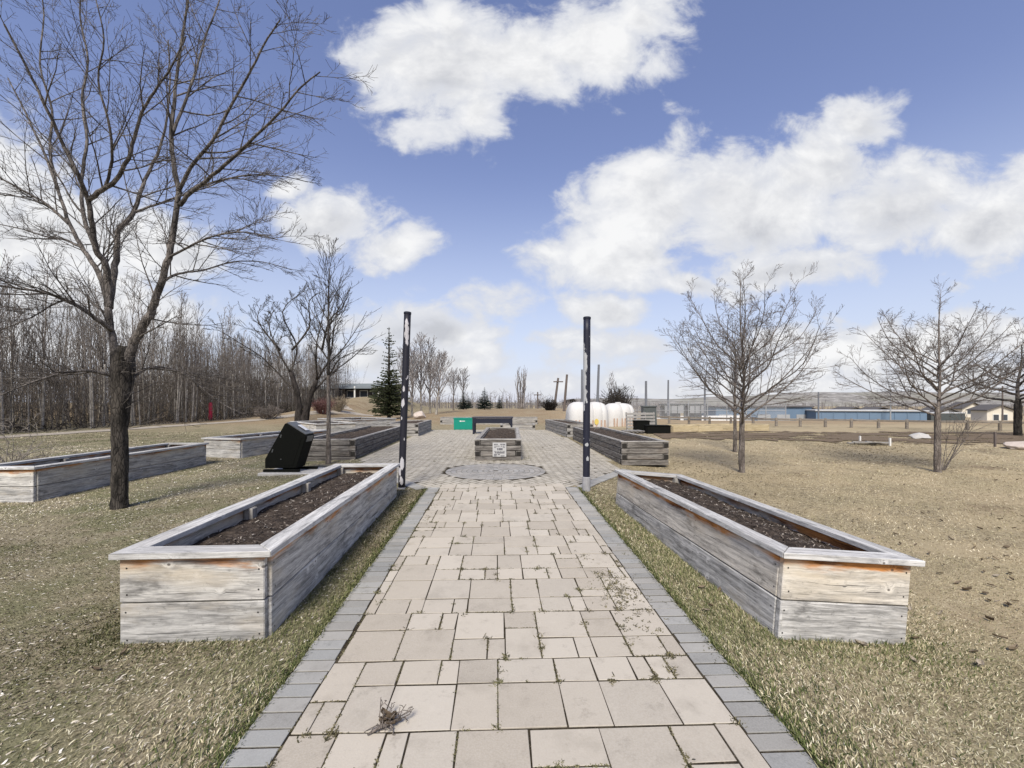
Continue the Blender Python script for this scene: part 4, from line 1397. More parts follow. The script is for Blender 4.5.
class Tree:
    """bare crown: limbs that branch into twigs"""
    def __init__(s, rg, rmin=.003, up=.12, wander=.12, ang=(28, 55), kids=(9, 7, 4), ratio=.5, sides=(7, 5, 4, 3), segl=(.25, .16, .10, .07), taper=.25):
        s.rg, s.rmin, s.up, s.wander, s.ang, s.kids, s.ratio, s.sides, s.segl, s.taper = rg, rmin, up, wander, ang, kids, ratio, sides, segl, taper
        s.mb = MB()

    def spawn(s, pts, rad, level, L, t0=.18):
        rg = s.rg
        if level > len(s.kids): return
        n = s.kids[level - 1]
        n = max(1, int(n * rg.uniform(.8, 1.2) + .5))
        for i in range(n):
            u = t0 + (1 - t0) * (i + rg.random()) / n
            u = min(u, .98)
            k = min(int(u * (len(pts) - 1)), len(pts) - 2)
            f_ = u * (len(pts) - 1) - k
            p = pts[k].lerp(pts[k + 1], f_)
            d = (pts[k + 1] - pts[k]).normalized()
            r_ = rad[k] * (1 - f_) + rad[k + 1] * f_
            nd = rdir(d, R(rg.uniform(*s.ang)), rg.uniform(0, 6.283))
            if nd.z < -.25: nd.z *= .3
            ll = L * s.ratio * rg.uniform(.6, 1.25) * (1.15 - .65 * u)
            s.branch(p, nd, ll, max(s.rmin, min(r_ * .62, ll * .0115 + .0008)), level)

    def branch(s, p, d, L, r, level, spawn=True):
        rg = s.rg
        n = max(2, int(L / s.segl[min(level, len(s.segl) - 1)]))
        n = min(n, 12)
        pts, rad = [Vector(p)], [r]
        d = Vector(d).normalized()
        for i in range(n):
            d = (d + Vector((rg.gauss(0, 1), rg.gauss(0, 1), rg.gauss(0, 1))) * s.wander + Vector((0, 0, s.up))).normalized()
            pts.append(pts[-1] + d * (L / n))
            rad.append(max(s.rmin * .8, r * (1 - (1 - s.taper) * (i + 1) / n)))
        s.mb.tube(pts, rad, s.sides[min(level, len(s.sides) - 1)], cap=False)
        if spawn: s.spawn(pts, rad, level + 1, L)

    def limb(s, pts, r0, r1, L=None, t0=.12):
        """limb along given points, smoothed and roughened, then branching"""
        pts = [Vector(p) for p in pts]
        out = []
        m = len(pts)
        for k in range(m - 1):
            p0, p1, p2, p3 = pts[max(k - 1, 0)], pts[k], pts[k + 1], pts[min(k + 2, m - 1)]
            for q in range(4):
                f_ = q / 4
                out.append(.5 * ((2 * p1) + (p2 - p0) * f_ + (2 * p0 - 5 * p1 + 4 * p2 - p3) * f_ ** 2 + (3 * p1 - p0 - 3 * p2 + p3) * f_ ** 3))
        out.append(pts[-1])
        n = len(out)
        rad = [r0 + (r1 - r0) * (i / (n - 1)) ** .85 for i in range(n)]
        for i in range(1, n - 1):
            out[i] += Vector((s.rg.gauss(0, 1), s.rg.gauss(0, 1), s.rg.gauss(0, 1))) * min(.012, rad[i] * .16)
        s.mb.tube(out, rad, s.sides[0], cap=True)
        ln = sum((out[i + 1] - out[i]).length for i in range(n - 1))
        s.spawn(out, rad, 1, L or ln, t0)


def trunk_mesh(pts, rad, sides=16, rough=.012, rg=random):
    mb = MB()
    P_, r_ = [], []
    m = len(pts)
    pts = [Vector(p) for p in pts]
    for k in range(m - 1):
        for q in range(5):
            f_ = q / 5
            P_.append(pts[k].lerp(pts[k + 1], f_)); r_.append(rad[k] + (rad[k + 1] - rad[k]) * f_)
    P_.append(pts[-1]); r_.append(rad[-1])
    mb.tube(P_, r_, sides)
    v = mb.v
    for i in range(len(v)):
        c = P_[min(i // sides, len(P_) - 1)]
        k = 1 + rg.uniform(-1, 1) * .07 + .06 * math.sin((i % sides) * 2.1 + (i // sides) * .35)
        v[i] = (c.x + (v[i][0] - c.x) * k, c.y + (v[i][1] - c.y) * k, v[i][2])
    return mb


def tree_root(name, p, label, cat='tree', group=None, rz=0.0):
    return empty(name, p, rz, label, cat, group)


# --- the big rough-barked tree
rg = random.Random(11)
tbase = at(119.5, 509)
D0 = tbase.y + .05


def tp_(px, py, dy=0.0):
    """point on the big tree: dy is how far it reaches back or forward"""
    y = D0 + dy
    return Vector(((px - CX) / F * y, y, EYE + (HY - py) / F * y)) - tbase


big = tree_root('bare_tree', tbase, 'largest bare tree, rough dark bark, forking low, beside the empty plank bed')
tm = trunk_mesh([tp_(119.5, 516), tp_(119.5, 503), tp_(120, 470), tp_(119.5, 430), tp_(121.5, 395), tp_(122.5, 372), tp_(123, 354), tp_(124, 346)], [.125, .10, .09, .092, .115, .135, .125, .06], 18, rg=rg)
tm.build('trunk', M['bark_dark'], big, smooth=True)
T = Tree(rg, .0022, .03, .085, (26, 60), (15, 8, 4), .50, (9, 4, 3, 3), (.25, .15, .11, .09))
limbs = [
    ([(119, 372, 0), (113, 342, .02), (109, 318, .05), (106, 295, .12), (98, 272, .2), (84, 250, .35), (70, 225, .5), (58, 190, .7), (43, 150, .9), (24, 110, 1.1), (8, 78, 1.3)], .055, .009),
    ([(108, 305, .1), (108, 282, .1), (104, 262, .0), (96, 250, -.1), (92, 225, -.2), (88, 200, -.3), (78, 175, -.5), (66, 150, -.6), (48, 112, -.8), (32, 78, -.95), (4, 24, -1.2)], .052, .010),
    ([(88, 200, -.3), (102, 190, -.35), (116, 180, -.4), (128, 158, -.5), (136, 132, -.55), (143, 110, -.6), (158, 86, -.7), (172, 66, -.8), (186, 36, -.9)], .034, .008),
    ([(109, 308, .08), (114, 272, .3), (117, 250, .4), (118, 232, .45), (133, 213, .55), (140, 193, .65), (147, 175, .75), (160, 148, .85), (167, 116, 1.0), (170, 80, 1.1), (168, 40, 1.2)], .05, .009),
    ([(133, 213, .55), (155, 205, .7), (180, 196, .85), (205, 188, 1.0), (232, 178, 1.2), (262, 174, 1.4)], .02, .006),
    ([(124, 370, 0), (135, 340, -.05), (146, 322, -.1), (152, 310, -.12), (156, 296, -.14), (163, 275, -.2), (170, 252, -.22), (174, 225, -.25), (179, 192, -.3)], .064, .032),
    ([(179, 192, -.3), (174, 165, -.25), (171, 135, -.2), (174, 105, -.15), (176, 83, -.1), (181, 45, .05), (187, 5, .1), (189, -40, .2), (192, -80, .3)], .034, .009),
    ([(172, 135, -.2), (184, 105, -.1), (196, 70, .0), (206, 35, .1), (218, 5, .2), (230, -35, .3)], .022, .007),
    ([(179, 190, -.3), (196, 160, -.45), (213, 140, -.55), (232, 104, -.7), (252, 68, -.85), (268, 38, -.95), (280, 20, -1.05)], .026, .007),
    ([(180, 205, -.28), (190, 193, -.4), (212, 176, -.6), (236, 155, -.8), (259, 133, -1.0), (280, 112, -1.2), (300, 88, -1.35), (320, 72, -1.5)], .030, .006),
    ([(196, 188, -.4), (222, 180, -.2), (250, 175, .0), (280, 176, .2), (308, 182, .35)], .016, .005),
    ([(160, 285, -.15), (172, 276, .0), (188, 272, .15), (205, 270, .3), (232, 262, .5), (262, 262, .7), (292, 270, .9)], .020, .005),
    ([(168, 258, -.2), (190, 246, -.5), (214, 236, -.8), (245, 232, -1.1), (278, 240, -1.4)], .018, .005),
    ([(112, 330, .0), (99, 321, -.15), (84, 310, -.3), (66, 300, -.5), (42, 292, -.7), (15, 288, -.9), (-20, 282, -1.1)], .034, .008),
    ([(112, 376, 0), (90, 371, -.2), (68, 372, -.4), (45, 378, -.6), (20, 387, -.8), (-10, 400, -1.0)], .024, .006),
    ([(127, 384, 0), (142, 371, .15), (158, 367, .25), (178, 371, .35), (196, 383, .4), (214, 398, .5), (230, 408, .6), (246, 414, .6)], .020, .005),
    ([(66, 300, -.5), (52, 305, -.6), (30, 318, -.75), (0, 330, -.9)], .014, .005),
    ([(82, 248, .35), (66, 240, .7), (44, 236, 1.0), (18, 228, 1.3), (-15, 222, 1.6)], .022, .006),
    ([(70, 225, .5), (48, 205, .4), (22, 190, .3), (-10, 172, .2), (-45, 150, .1)], .024, .007),
    ([(96, 250, -.1), (84, 215, .1), (82, 180, .2), (87, 140, .3), (82, 100, .35), (88, 60, .4), (80, 15, .5), (84, -40, .6)], .030, .008),
    ([(58, 190, .7), (50, 150, .9), (52, 110, 1.0), (40, 65, 1.1), (44, 15, 1.3), (38, -30, 1.4)], .024, .007),
    ([(104, 190, -.35), (112, 160, -.5), (108, 120, -.7), (98, 80, -.8), (104, 40, -.9), (96, 0, -1.0)], .02, .006),
]
for pts, r0, r1 in limbs:
    L = sum(math.dist(pts[i][:2], pts[i + 1][:2]) for i in range(len(pts) - 1)) / F * D0
    T.limb([tp_(*p) for p in pts], r0, r1, min(L, 2.1))
# low dead shoots on the trunk
for k in range(16):
    y = rg.uniform(365, 432)
    T.branch(tp_(119 + rg.uniform(-4, 4), y), Vector((rg.uniform(-1, 1), rg.uniform(-.8, .5), rg.uniform(-.1, .5))), rg.uniform(.4, 1.0), .008, 2)
T.mb.build('crown', M['bark_limb'], big, smooth=True)
# shrub of pale crooked shoots cut by the frame, in front of the empty bed
shb = at(6, 470)
sh = tree_root('shrub', shb, 'pale crooked leafless shrub in front of the empty plank bed', 'shrub')
T = Tree(random.Random(5), .004, .03, .28, (35, 75), (6, 4), .5, (5, 4, 3), (.12, .09, .06))
for k in range(14):
    a = rg.uniform(-1.2, 2.0)
    T.branch((math.cos(a) * .08, math.sin(a) * .08, -.02), (math.cos(a) * .7, math.sin(a) * .5, 1), rg.uniform(.7, 1.5), .010, 0)
T.mb.build('stems', M['pale_twig'], sh, smooth=True)


def vase_tree(name, p, Ht, fork, spread, r0, label, nl=9, seed=1, mats=('bark_mid', 'twig_mid'), rmin=.004, kids=(10, 6, 3), lean=(0, 0), group=None, up=.1, cat='tree', leader=.75, tw=.5, sides=(7, 5, 4, 3), squash=1.0):
    rg = random.Random(seed)
    root = tree_root(name, p, label, cat, group)
    f_ = Vector((lean[0], lean[1], fork))
    tm = trunk_mesh([(0, 0, -.08), (0, 0, .06), f_ * .35 + Vector((rg.uniform(-.02, .02), 0, 0)), f_ * .75, f_, f_ + Vector((0, 0, Ht * .06))], [r0 * 1.35, r0 * 1.08, r0, r0 * .92, r0 * .98, r0 * .7], 12, rg=rg)
    tm.build('trunk', M[mats[0]], root, smooth=True)
    T = Tree(rg, rmin, up * .5, .10, (24, 56), kids, tw, sides)
    top = Vector((f_.x + rg.uniform(-.1, .1), f_.y + rg.uniform(-.1, .1), Ht * .96))
    T.limb([f_, f_.lerp(top, .33) + Vector((rg.uniform(-.07, .07), 0, 0)), f_.lerp(top, .66) + Vector((rg.uniform(-.1, .1), 0, 0)), top], r0 * .62, rmin * 1.7, Ht * .38, .3)
    for k in range(nl):
        u = (k + rg.random()) / nl
        az = 2.4 * k + rg.uniform(-.4, .4) + seed
        z0 = fork + (Ht - fork) * .42 * u
        out = spread * (1.08 - .48 * u * u) * rg.uniform(.72, 1.08)
        ztop = Ht * (.60 + .33 * u) * rg.uniform(.88, 1.04)
        rd = Vector((math.cos(az), math.sin(az), 0))
        s0 = Vector((f_.x, f_.y, z0))
        e = Vector((rd.x * out, rd.y * out * squash, ztop))
        ln = (e - s0).length
        kk = lambda q: Vector((rg.uniform(-q, q), rg.uniform(-q, q), rg.uniform(-q, q))) * ln
        m1 = s0.lerp(e, .3) + rd * out * .15 + kk(.035)
        m2_ = s0.lerp(e, .65) + rd * out * .13 + kk(.05)
        T.limb([s0, s0.lerp(m1, .5), m1, m2_, e], r0 * rg.uniform(.34, .5) * (1.1 - .45 * u), rmin * 1.6, ln * leader, .26)
    T.mb.build('crown', M[mats[1]], root, smooth=True)
    return root


def young_tree(name, p, Ht, spread, r0, label, seed=1, mats=('bark_mid', 'twig_mid'), rmin=.004, n=26, z0=.3, ang=38, kids=(6, 3), group=None, cat='tree', sides=(6, 4, 3, 3), lean=0.0, nsplit=1):
    """one leader with ascending side branches"""
    rg = random.Random(seed)
    root = tree_root(name, p, label, cat, group)
    pts, rad = [], []
    m = 10
    for i in range(m + 1):
        u = i / m
        pts.append(Vector((rg.gauss(0, .012) * Ht * .4 * u + lean * u * Ht, rg.gauss(0, .01) * Ht * .4 * u, Ht * u - (.1 if i == 0 else 0))))
        rad.append(max(rmin, r0 * (1 - u) ** .85 * (1.15 if i == 0 else 1)))
    k0 = 4
    tm = trunk_mesh(pts[:k0 + 1], rad[:k0 + 1], 10, rg=rg)
    tm.build('trunk', M[mats[0]], root, smooth=True)
    T = Tree(rg, rmin, .12, .09, (22, 45), kids, .5, sides)
    T.mb.tube(pts[k0:], rad[k0:], 7)
    for k in range(n):
        u = z0 + (.97 - z0) * (k + rg.random()) / n
        i = min(int(u * m), m - 1)
        q = pts[i].lerp(pts[i + 1], u * m - i)
        az = k * 2.4 + rg.uniform(-.5, .5)
        a = R(ang * rg.uniform(.7, 1.25))
        d = Vector((math.cos(az) * math.sin(a), math.sin(az) * math.sin(a), math.cos(a)))
        ll = spread * (1.15 - .85 * (u - z0) / (1 - z0)) * rg.uniform(.7, 1.2) / math.sin(R(ang))
        T.branch(q, d, ll, max(rmin, r0 * (1 - u) * .6), 0)
    T.mb.build('crown', M[mats[1]], root, smooth=True)
    return root


# slim young tree by the left timber bed
p = at(328.5, 464)
young_tree('young_tree', p, EYE + (HY - 243) / F * p.y - p.z, .80, .056, 'slim young bare tree in front of the weathered timber bed', 21, ('bark_mid', 'bark_limb'), .0036, 28, .38, 38, (6, 3))
# bushy tree on the right lawn
p = at(742, 472.5)
vase_tree('bare_tree', p, EYE + (HY - 264) / F * p.y - p.z, EYE + (HY - 424) / F * p.y - p.z, 1.68, .06, 'bushy bare vase-shaped tree on the lawn, in line with a thinner trunk', 22, 4, rmin=.0028, kids=(13, 7, 3), tw=.50)
p = at(735, 452)
young_tree('young_tree', p, 3.4, .75, .06, 'thin bare tree just behind the bushy vase-shaped tree', 8, rmin=.005, n=24, z0=.3)
# spreading tree to the right
p = at(937.5, 472)
vase_tree('bare_tree', p, EYE + (HY - 286) / F * p.y - p.z, EYE + (HY - 418) / F * p.y - p.z, 1.72, .062, 'spreading bare tree on the lawn with thin shoots at its foot, blue shed behind', 22, 9, rmin=.0028, kids=(13, 7, 3), tw=.50, up=.06)
sp_ = at(944, 471)
sap = tree_root('shrub', sp_, 'few thin bare shoots at the foot of the spreading tree', 'shrub')
T = Tree(random.Random(2), .004, .05, .08, (20, 45), (4, 2), .5, (5, 4, 3))
for k in range(6):
    T.branch((rg.uniform(-.05, .1), rg.uniform(-.1, .1), -.02), (rg.uniform(-.1, .8), rg.uniform(-.3, .3), 1), rg.uniform(.7, 1.5), .009, 0)
T.mb.build('stems', M['twig_mid'], sap, smooth=True)
# dark tree at the right edge
p = at(1018, 436)
vase_tree('bare_tree', p, 3.9, 1.25, 2.1, .125, 'thick-trunked dark bare tree beside the small cream house', 11, 31, ('bark_dark', 'bark_limb'), rmin=.009, kids=(9, 5, 3), sides=(6, 4, 3, 3))
# double-stemmed tree by the gravel path
p = at(300, 421.5)
dt = tree_root('bare_tree', p, 'dark double-stemmed bare tree by the gravel path at the end of the wood')
rg2 = random.Random(17)
Dd = p.y


def dp(px, py, dy=0): return atd(px, py, Dd) + Vector((0, dy, 0)) - p


for (pts, r0, r1) in (([(299, 424), (299, 408), (297, 392), (291, 372)], .24, .14), ([(304, 424), (307, 408), (310, 396), (317, 380)], .24, .14)):
    tm = trunk_mesh([dp(*q) for q in pts], [r0 * 1.2, r0, (r0 + r1) / 2, r1], 12, rg=rg2)
    tm.build('trunk', M['bark_black'], dt, smooth=True)
T = Tree(rg2, .011, .07, .09, (20, 44), (13, 7, 4), .42, (6, 4, 3, 3), (.6, .4, .3, .25))
for pts in ([(290, 372), (280, 350), (270, 325), (262, 305)], [(290, 374), (292, 345), (290, 315), (294, 285)], [(297, 392), (275, 375), (255, 355), (240, 335)], [(317, 380), (322, 350), (318, 320), (322, 295)],
            [(317, 380), (330, 358), (342, 335), (350, 312)], [(310, 396), (326, 372), (345, 360), (364, 350)], [(292, 350), (304, 325), (308, 300), (306, 280)], [(280, 350), (262, 335), (252, 318), (246, 300)], [(322, 350), (334, 322), (336, 300), (340, 288)]):
    T.limb([dp(q[0], q[1], i * rg2.uniform(-1, 1) * 1.0) for i, q in enumerate(pts)], .085, .016, 5.0)
T.mb.build('crown', M['bark_dark'], dt, smooth=True)


# --- spruces
def spruce(p, Ht, rad, label, seed=1, mat='needle', scraggly=0.0, tiers=26, group=None, name='spruce'):
    rg = random.Random(seed)
    root = tree_root(name, p, label, 'spruce', group)
    m2 = MB(); m2.tube([(0, 0, -.15), (0, 0, Ht * .5), (0, 0, Ht)], [Ht * .022, Ht * .014, Ht * .003], 8)
    m2.build('trunk', M['bark_dark'], root, smooth=True)
    mb = MB()
    for k in range(tiers):
        u = (k + rg.random() * .6) / tiers
        z = Ht * (.05 + .94 * u)
        prof = (1 - u) ** .9
        if scraggly: prof = float(np.interp(u, [0, .1, .34, .5, .6, .9, 1], [.8, 1.0, .70, .40, .32, .26, .05])) * (1 if u < .5 else rg.uniform(.5, 1.5))
        rr = rad * prof + rad * .03
        nb = max(4, int(5 + 6 * (1 - u)))
        for i in range(nb):
            if scraggly and u > .5 and rg.random() < .5: continue
            az = 2 * math.pi * (i + rg.random()) / nb
            L = rr * rg.uniform(.65, 1.15)
            droop = rg.uniform(-.05, .3) * (1 - u)
            d = Vector((math.cos(az), math.sin(az), .12 - droop))
            side = Vector((-math.sin(az), math.cos(az), 0))
            ns = max(3, int(L / (Ht * .016)))
            for q in range(ns):
                f_ = (q + rg.random()) / ns
                c = Vector((0, 0, z)) + d * (L * f_) + Vector((0, 0, L * .10 * f_ * f_))
                wv = (.06 + .55 * (1 - f_)) * L * .42
                for sgn in (-1, 1):
                    e = c + side * (sgn * wv * rg.uniform(.4, 1.1)) + d * (L * .16) + Vector((0, 0, rg.uniform(-.5, .2) * L * .16))
                    t_ = Ht * .009 * rg.uniform(.7, 1.4)
                    n_ = Vector((rg.uniform(-.4, .4), rg.uniform(-.4, .4), 1)) * t_
                    mb.add([c - n_ * .5, c + n_ * .6, e + n_ * .2, e - n_ * .45], [(0, 1, 2, 3)])
                    mb.add([c + d * t_ * 1.1, c - d * t_ * 1.1, e - d * t_ * .5], [(0, 1, 2)])
    mb.build('crown', M[mat], root)
    return root


p = at(389, 419.5)
spruce(p, EYE + (HY - 327) / F * p.y - p.z, 1.0 * p.y / 24, 'tall thin scraggly spruce with a full skirt beside the leaning pole', 3, 'needle', 1.0, 48)
for (px, pb, pt, D, wd, lb, sd) in ((463.5, 411, 391, 46, .95, 'small dark spruce below a thin bare tree', 1), (468.5, 411, 395, 52, .9, 'smallest dark spruce, beside a slender bare tree', 2), (484.5, 412, 387, 44, 1.0, 'full dark spruce, the larger of the pair on the bank', 3), (499.5, 412.3, 395, 48, .8, 'narrower spruce, the smaller of the pair on the bank', 4)):
    b_ = atd(px, pb, D); z0 = h(b_.x, D)
    Ht = EYE + (HY - pt) / F * D - z0
    spruce((b_.x, D, z0), Ht, Ht * .36 * wd, lb, sd + 20, 'needle_far', 0, 26, 'small spruces on the bank')

# --- aspens behind the leaning pole, and slender trees on the bank
for k, (px, D, pt, lb) in enumerate(((412, 36, 352, 'leafless aspen closest to the leaning black pole'), (421, 37, 338, 'tallest leafless aspen of the clump behind the boulder'), (430, 38, 345, 'leafless aspen in the middle of the clump behind the boulder'), (436, 35, 356, 'outermost leafless aspen of the clump, leaning outward'), (404, 39, 350, 'leafless aspen half hidden by the leaning black pole'))):
    x = (px - CX) / F * D
    z0 = h(x, D)
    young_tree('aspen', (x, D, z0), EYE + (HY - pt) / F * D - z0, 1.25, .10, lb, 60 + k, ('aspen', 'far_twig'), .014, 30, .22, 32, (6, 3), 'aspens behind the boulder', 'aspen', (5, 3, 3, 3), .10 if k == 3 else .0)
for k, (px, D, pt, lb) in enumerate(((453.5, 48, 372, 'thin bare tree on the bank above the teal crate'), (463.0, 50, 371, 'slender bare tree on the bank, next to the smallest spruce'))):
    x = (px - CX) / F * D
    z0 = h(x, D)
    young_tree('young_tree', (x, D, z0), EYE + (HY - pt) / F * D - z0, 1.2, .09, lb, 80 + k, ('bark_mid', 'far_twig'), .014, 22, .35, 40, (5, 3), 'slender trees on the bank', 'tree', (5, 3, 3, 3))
p_ = Vector(((521 - CX) / F * 50, 50, 0)); p_.z = h(p_.x, p_.y)
pop = tree_root('poplar', p_, 'tall slim upright poplar on the bank, multi-stemmed', 'poplar')
T = Tree(random.Random(44), .016, .10, .04, (8, 18), (9, 4), .35, (5, 3, 3), (.6, .4, .3))
for k in range(8):
    a = k * 2.4
    T.branch((math.cos(a) * .25, math.sin(a) * .2, -.1), (math.cos(a) * .10, math.sin(a) * .1, 1), rg.uniform(3.8, 5.3), .085, 0)
T.mb.build('crown', M['far_twig'], pop, smooth=True)
m2 = MB(); m2.tube([(0, 0, -.2), (0, 0, .5), (0, 0, 1.0)], [.34, .26, .1], 10); m2.build('trunk', M['bark_mid'], pop, smooth=True)


def bush(name, p, r_, hgt, label, mat, seed, rmin=.01, n=40, group=None, kids=(6, 3)):
    rg = random.Random(seed)
    root = tree_root(name, p, label, 'shrub', group)
    T = Tree(rg, rmin, .06, .14, (20, 50), kids, .5, (4, 3, 3), (.3, .2, .15))
    for k in range(n):
        a, q = rg.uniform(0, 6.28), math.sqrt(rg.random())
        T.branch((math.cos(a) * q * r_ * .25, math.sin(a) * q * r_ * .25, -.05), (math.cos(a) * q * r_ / hgt * 1.1, math.sin(a) * q * r_ / hgt * 1.1, 1), hgt * rg.uniform(.6, 1.0), rmin * 2, 0)
    T.mb.build('stems', M[mat], root, smooth=True)
    return root


b_ = atd(549, 414, 40); bush('shrub', (b_.x, 40, h(b_.x, 40)), .85, 1.1, 'dark rounded shrub between the leaning poles', 'bark_black', 3, .014, 60)
b_ = atd(612, 402, 48); bush('shrub', (b_.x + .6, 48, h(b_.x, 48)), 1.7, 3.3, 'grey leafless thicket rising behind the white tanks', 'bark_dark', 4, .017, 60)
b_ = atd(612, 402, 50); young_tree('young_tree', (b_.x, 50, h(b_.x, 50)), 5.0, .8, .08, 'slender bare tree standing over the white tanks', 91, ('bark_mid', 'far_twig'), .015, 16, .3, 30, (4, 2), None, 'tree', (5, 3, 3, 3))
p = at(323, 414); bush('shrub', p, 1.1, 1.5, 'red-stemmed shrub on the rise behind the slim young tree', 'red_twig', 5, .012, 70)
p = at(338, 411.5); bush('shrub', p, .9, 1.6, 'tan dry shrub beside the red-stemmed one', 'tan_twig', 6, .013, 40)
p = at(268, 419); bush('shrub', p, 1.5, 1.2, 'brown twiggy shrub at the far end of the wood', 'twig_mid', 7, .012, 60)

# --- the aspen wood beyond the gravel path: countable front stems, and the thicket behind as one mass
protos = []
for k in range(5):
    o = young_tree('aspen', (0, 0, 0), (7.8, 8.5, 6.9, 7.5, 8.1)[k], (.75, .9, .65, .85, .7)[k], (.046, .058, .04, .045, .05)[k], 'pale slender bare aspen in the crowded wood beyond the gravel path', 100 + k, ('aspen', 'wood_twig'), .0085, 16, .36, 24, (4, 2), 'aspens at the front of the wood', 'aspen', (5, 3, 3, 3), rg.uniform(-.03, .03))
    protos.append(o)
cnt = 0
for i in range(190):
    y = 9 + 52 * (i + rg.random()) / 190
    x = -22.3 - abs(rg.gauss(0, 3.2)) - (.0 if y < 42 else (y - 42) * .05)
    src = protos[i % 5]
    o = src if i < 5 else copy_tree(src)
    o.location = (x, y, h(x, y) - .05)
    o.rotation_euler = (rg.gauss(0, .03), rg.gauss(0, .03), rg.uniform(0, 6.28))
    k = rg.uniform(.72, 1.12)
    o.scale = (k, k, k)
mb = MB()
for i in range(7500):
    y = rg.uniform(6, 66)
    x = -23.0 - rg.random() ** 1.3 * 24
    deep = (-x - 23) / 24
    hgt = rg.uniform(2.2, 7.6) if rg.random() < .45 else rg.uniform(1.0, 3.8)
    z = h(x, y) - .05
    lx, ly = rg.gauss(0, .10), rg.gauss(0, .08)
    r_ = rg.uniform(.008, .022) * (1 if hgt > 4 else .7)
    mb.tube([(x, y, z), (x + lx * hgt * .5, y + ly * hgt * .5, z + hgt * .5), (x + lx * hgt * 1.1 + rg.gauss(0, .1), y + ly * hgt, z + hgt)], [r_, r_ * .8, .008], 3, cap=False)
    if hgt > 2:
        for _ in range(4):
            f_ = rg.uniform(.3, .95)
            b0 = Vector((x + lx * hgt * f_, y + ly * hgt * f_, z + hgt * f_))
            e = b0 + Vector((rg.gauss(0, .4), rg.gauss(0, .4), rg.uniform(.2, .9)))
            mb.tube([b0, e], [.013, .007], 3, cap=False)
tag(mb.build('thicket', M['thicket'], smooth=True), 'dense tangle of bare stems filling the wood behind the front aspens', 'thicket', None, 'stuff')
mb = MB()
for i in range(3200):
    y = rg.uniform(6, 66)
    x = -21.9 - rg.random() ** 1.5 * 14
    z = h(x, y) - .03
    d = Vector((rg.gauss(0, 1), rg.gauss(0, 1), rg.uniform(.3, 1.4)))
    L = rg.uniform(.3, 1.0)
    mb.tube([(x, y, z), Vector((x, y, z)) + d * L * .6, Vector((x, y, z)) + d * L + Vector((rg.gauss(0, .2), rg.gauss(0, .2), -.1))], [.016, .012, .007], 3, cap=False)
tag(mb.build('undergrowth', M['bark_dark'], smooth=True), 'low dark brushy undergrowth along the foot of the bare wood', 'undergrowth', None, 'stuff')
# far-off wood along the horizon
mb = MB()
for i in range(1200):
    D = rg.uniform(110, 190)
    px = rg.uniform(380, 680) if i % 3 else rg.uniform(640, 1090)
    x = (px - CX) / F * D
    z = h(x, D) - .3
    hgt = rg.uniform(2.4, 5.6) * (1 if px < 640 else .75)
    m_ = Vector((x, D, z))
    mb.tube([m_, m_ + Vector((rg.gauss(0, .1), 0, hgt * .6)), m_ + Vector((rg.gauss(0, .3), 0, hgt))], [.10, .07, .03], 3, cap=False)
    for _ in range(4):
        f_ = rg.uniform(.25, .9)
        b0 = m_ + Vector((0, 0, hgt * f_))
        mb.tube([b0, b0 + Vector((rg.gauss(0, .8), rg.gauss(0, .8), rg.uniform(.3, 1.4)))], [.05, .025], 3, cap=False)
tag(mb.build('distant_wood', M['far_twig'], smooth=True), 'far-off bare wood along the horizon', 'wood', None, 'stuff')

# ------------------------------------------------------------------ lawn blades
def blocked_mask(x, y):
    m_ = np.zeros(len(x), bool)
    # the walk
    q = (y - PS * (x - .095)) * 1.0
    s_ = (x - .095) + .035 * y
    m_ |= (np.abs(s_) < HALF - .012) & (y < END + .1)
    polys = BLOCKS + [PLAZA]
    for P_ in polys:
        c = np.zeros(len(x), bool)
        n = len(P_)
        for i in range(n):
            (x0, y0), (x1, y1) = P_[i], P_[i - 1]
            if y0 == y1: continue
            c ^= ((y0 > y) != (y1 > y)) & (x < (x1 - x0) * (y - y0) / (y1 - y0) + x0)
        m_ |= c
    return m_


def near_edge(x, y):
    s_ = np.abs((x - .095) + .035 * y)
    k = np.exp(-np.clip(s_ - HALF, 0, 9) / .35) * (y < END)
    for P_ in BLOCKS[:2]:
        xs_, ys_ = [q[0] for q in P_], [q[1] for q in P_]
        dx = np.maximum(np.maximum(min(xs_) - x, x - max(xs_)), 0)
        dy = np.maximum(np.maximum(min(ys_) - y, y - max(ys_)), 0)
        k = np.maximum(k, np.exp(-np.hypot(dx, dy) / .28))
    return k


